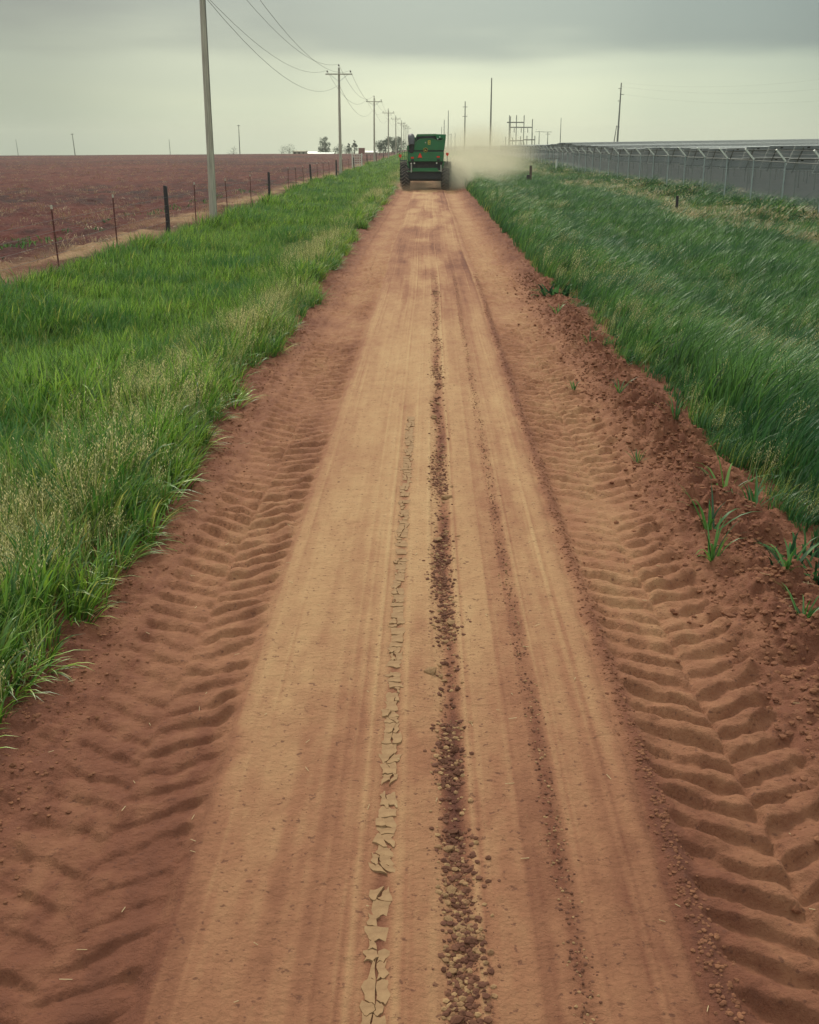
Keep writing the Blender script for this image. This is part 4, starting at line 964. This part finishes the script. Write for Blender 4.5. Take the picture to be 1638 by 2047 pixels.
# ================================================================== farm buildings and trees on the horizon
def house(px0, px1, d, ztop, wallh, roofm, wallm, label, cat='building', windows=0, flat=False, name='farm_building', dep=8):
    x0, x1 = at(px0, d), at(px1, d); g = on(x0, d); w = x1 - x0
    r = empty(name, ((x0 + x1) / 2, d, g), 0, label=label, cat=cat); hh = ztop - g
    MB().box(-w / 2, w / 2, 0, dep, -.3, hh * wallh).build('wall', M[wallm], r)
    if flat: MB().box(-w / 2 - .1, w / 2 + .1, -.1, dep + .1, hh * wallh + .002, hh).build('roof', M[roofm], r)
    else:
        y0, y1 = -.3, dep + .3; a, b = hh * wallh + .002, hh
        MB().add([(-w / 2 - .3, y0, a), (w / 2 + .3, y0, a), (w / 2 + .3, y1, a), (-w / 2 - .3, y1, a), (-w / 2 - .3, dep / 2, b), (w / 2 + .3, dep / 2, b)], [(0, 1, 5, 4), (2, 3, 4, 5), (0, 4, 3), (1, 2, 5), (0, 3, 2, 1)]).build('roof', M[roofm], r)
    for k in range(windows):
        x = -w / 2 + w * (k + .5) / windows
        MB().box(x - .45, x + .45, -.04, -.005, hh * wallh * .45, hh * wallh * .85).build('window', M['window'], r)
house(583, 609, 520, .75, .86, 'cream', 'cream', 'low cream building with three dark windows on the field horizon', windows=3)
house(612, 630, 535, .25, .6, 'roof_white', 'cream', 'low pale shed partly sunk behind the horizon by the round tree')
house(626, 664, 505, .05, .5, 'roof_green', 'cream', 'long low building with pale green roof under the round tree')
house(715, 727, 470, 2.0, .93, 'brick_red', 'brick_red', 'square faded red tower shed beside the white roof', flat=True, dep=3, cat='shed')
house(727.5, 752, 480, .9, .45, 'roof_white', 'cream', 'long low shed with bright white roof right of the red shed', cat='shed')
def tree(px, d, H, wd, label, lean=.0, cone=False, n=1500, sink=0):
    x = at(px, d); g = on(x, d) - sink; rr = random.Random(int(px))
    r = empty('tree', (x, d, g), 0, label=label, cat='tree', group='windblown trees around the distant farm')
    tr = MB(); tr.tube([(0, 0, -.3), (lean * H * .15, 0, H * .3), (lean * H * .45, 0, H * .75)], [.03 * H, .022 * H, .008 * H], 7)
    for k in range(5):
        a = k * 1.26; tr.tube([(lean * H * .15, 0, H * .3), (lean * H * .3 + math.cos(a) * wd * .25, math.sin(a) * wd * .25, H * (.5 + .06 * k))], [.014 * H, .005 * H], 5)
    tr.build('trunk', M['bark'], r, smooth=True)
    V, F = [], []
    blobs = []
    for k in range(13):
        t = rr.random(); a = rr.uniform(0, 6.28); q = wd * .5 * ((1 - t) * .85 + .12 if cone else math.sin(math.pi * (.18 + .75 * t)) ) * math.sqrt(rr.random())
        blobs.append((q * math.cos(a) * .8 + lean * H * t * .8, q * math.sin(a) * .8, H * (.18 + .74 * t), wd * rr.uniform(.14, .26) * ((1.15 - t) if cone else 1)))
    for k in range(n):
        bx_, by_, bz_, br = rr.choice(blobs); d3 = Vector((rr.gauss(0, 1), rr.gauss(0, 1), rr.gauss(0, .8))).normalized() * br * rr.uniform(.55, 1.15)
        c = Vector((bx_, by_, bz_)) + d3; s = H * rr.uniform(.016, .034)
        u = Vector((rr.gauss(0, 1), rr.gauss(0, 1), rr.gauss(0, 1))).normalized(); v = u.orthogonal().normalized()
        b = len(V); V += [c + u * s, c + v * s * .7, c - u * s, c - v * s * .7]; F.append((b, b + 1, b + 2, b + 3))
    link('crown', mesh_np('crown', [tuple(p) for p in V], F, False), r, mats=[M['tree_leaf']])
tree(648, 530, 8.6, 6.2, 'round dark tree above the pale green roof', .05)
tree(677, 520, 5.2, 4.0, 'low sparse bush like tree left of the second pole', .1, n=700)
tree(696, 500, 5.6, 3.4, 'small pointed evergreen left of the tall pointed evergreen', .02, cone=True, n=900)
tree(707, 495, 6.6, 3.6, 'taller pointed evergreen left of the red shed', .02, cone=True, n=1000)
tree(690, 515, 3.8, 6.5, 'low dark hedge like tree under the two evergreens', .1, n=900)
tree(757, 400, 5.0, 5.2, 'windblown leaning tree between third and fourth utility poles', .35, n=1500)
tree(768, 410, 5.8, 4.6, 'taller windblown tree beside the fourth utility pole', .3, n=1300)
tree(782, 430, 5.6, 6.0, 'dense dark tree left of the combine, behind the fifth pole', .2, n=1500)
tree(793, 440, 6.0, 6.6, 'dense dark tree half hidden by the combine', .2, n=1500)
for i, (px, H, wd, lab) in enumerate(((463, 3.9, 6, 'tiny bush on the horizon beside the upright field pole'), (560, 4.0, 7, 'low bush on the horizon left of the cream building'), (575, 4.7, 7, 'higher bush on the horizon touching the cream building'), (668, 4.2, 4, 'tiny bush right of the pale green roof'))):
    tree(px, 500, H, wd, lab, .3, n=350)

# ================================================================== dust thrown up by the wheels, and the air
def dust(name, loc, scale, dens, seed, label, colour=(.96, .90, .66), thr=.42, nsc=2.2):
    bm = bmesh.new(); bmesh.ops.create_icosphere(bm, subdivisions=3, radius=1); me = bpy.data.meshes.new(name); bm.to_mesh(me); bm.free()
    m = bpy.data.materials.new(name + '_air'); m.use_nodes = True; t = m.node_tree; t.nodes.clear(); o = t.nodes.new('ShaderNodeOutputMaterial')
    pv = t.nodes.new('ShaderNodeVolumePrincipled'); pv.inputs['Color'].default_value = (*colour, 1); pv.inputs['Anisotropy'].default_value = .35
    tcn = t.nodes.new('ShaderNodeTexCoord')
    ln = t.nodes.new('ShaderNodeVectorMath'); ln.operation = 'LENGTH'; t.links.new(tcn.outputs['Object'], ln.inputs[0])
    fall = t.nodes.new('ShaderNodeMapRange'); fall.interpolation_type = 'SMOOTHERSTEP'; fall.inputs[1].default_value = 1.0; fall.inputs[2].default_value = .25; fall.inputs[3].default_value = 0; fall.inputs[4].default_value = 1; t.links.new(ln.outputs['Value'], fall.inputs[0])
    n = t.nodes.new('ShaderNodeTexNoise'); n.noise_dimensions = '4D'; n.inputs['W'].default_value = seed; n.inputs['Scale'].default_value = nsc; n.inputs['Detail'].default_value = 4; n.inputs['Roughness'].default_value = .6; t.links.new(tcn.outputs['Object'], n.inputs['Vector'])
    mr = t.nodes.new('ShaderNodeMapRange'); mr.inputs[1].default_value = thr; mr.inputs[2].default_value = thr + .25; t.links.new(n.outputs[0], mr.inputs[0])
    t.links.new(mnode('MULTIPLY', mnode('MULTIPLY', fall.outputs[0], mr.outputs[0], t), dens, t), pv.inputs['Density']); t.links.new(pv.outputs[0], o.inputs['Volume'])
    ob = link(name, me, loc=loc, mats=[m]); ob.scale = scale; return tag(ob, label=label, cat='dust', kind='stuff')
dust('dust_cloud', (4.6, 108, 1.2), (5.0, 22, 2.7), .034, 3.1, 'tan dust cloud drifting right behind the combine over the grass', thr=.26, nsc=1.6)
dust('dust_veil', (6.5, 150, 1.5), (9.0, 40, 5.5), .045, 5.2, 'thin pale dust veil hanging above the road and fence beyond the combine', colour=(.92, .86, .62), thr=.25, nsc=1.5)
dust('dust_plume', (2.1, 92, .9), (2.0, 8, 2.0), .50, 7.7, 'thin tan dust boiling round the right wheels of the combine', thr=.30)
dust('ground_dust', (-.2, 90, .1), (4.2, 7, .9), .55, 1.3, 'low dust skimming the road under the combine', colour=(.80, .55, .36), thr=.36)
hz_ = MB().box(-2450, 2450, -80, 2450, -48, 34).build('haze', (lambda m: m)(bpy.data.materials.new('air')), None)
hm = hz_.data.materials[0]; hm.use_nodes = True; t = hm.node_tree; t.nodes.clear(); o = t.nodes.new('ShaderNodeOutputMaterial'); pv = t.nodes.new('ShaderNodeVolumePrincipled')
pv.inputs['Color'].default_value = (.95, .97, .86, 1); pv.inputs['Density'].default_value = 0.00028; pv.inputs['Anisotropy'].default_value = .2
t.links.new(pv.outputs[0], o.inputs['Volume']); tag(hz_, label='pale summer haze filling the air over the whole plain', cat='haze', kind='stuff')
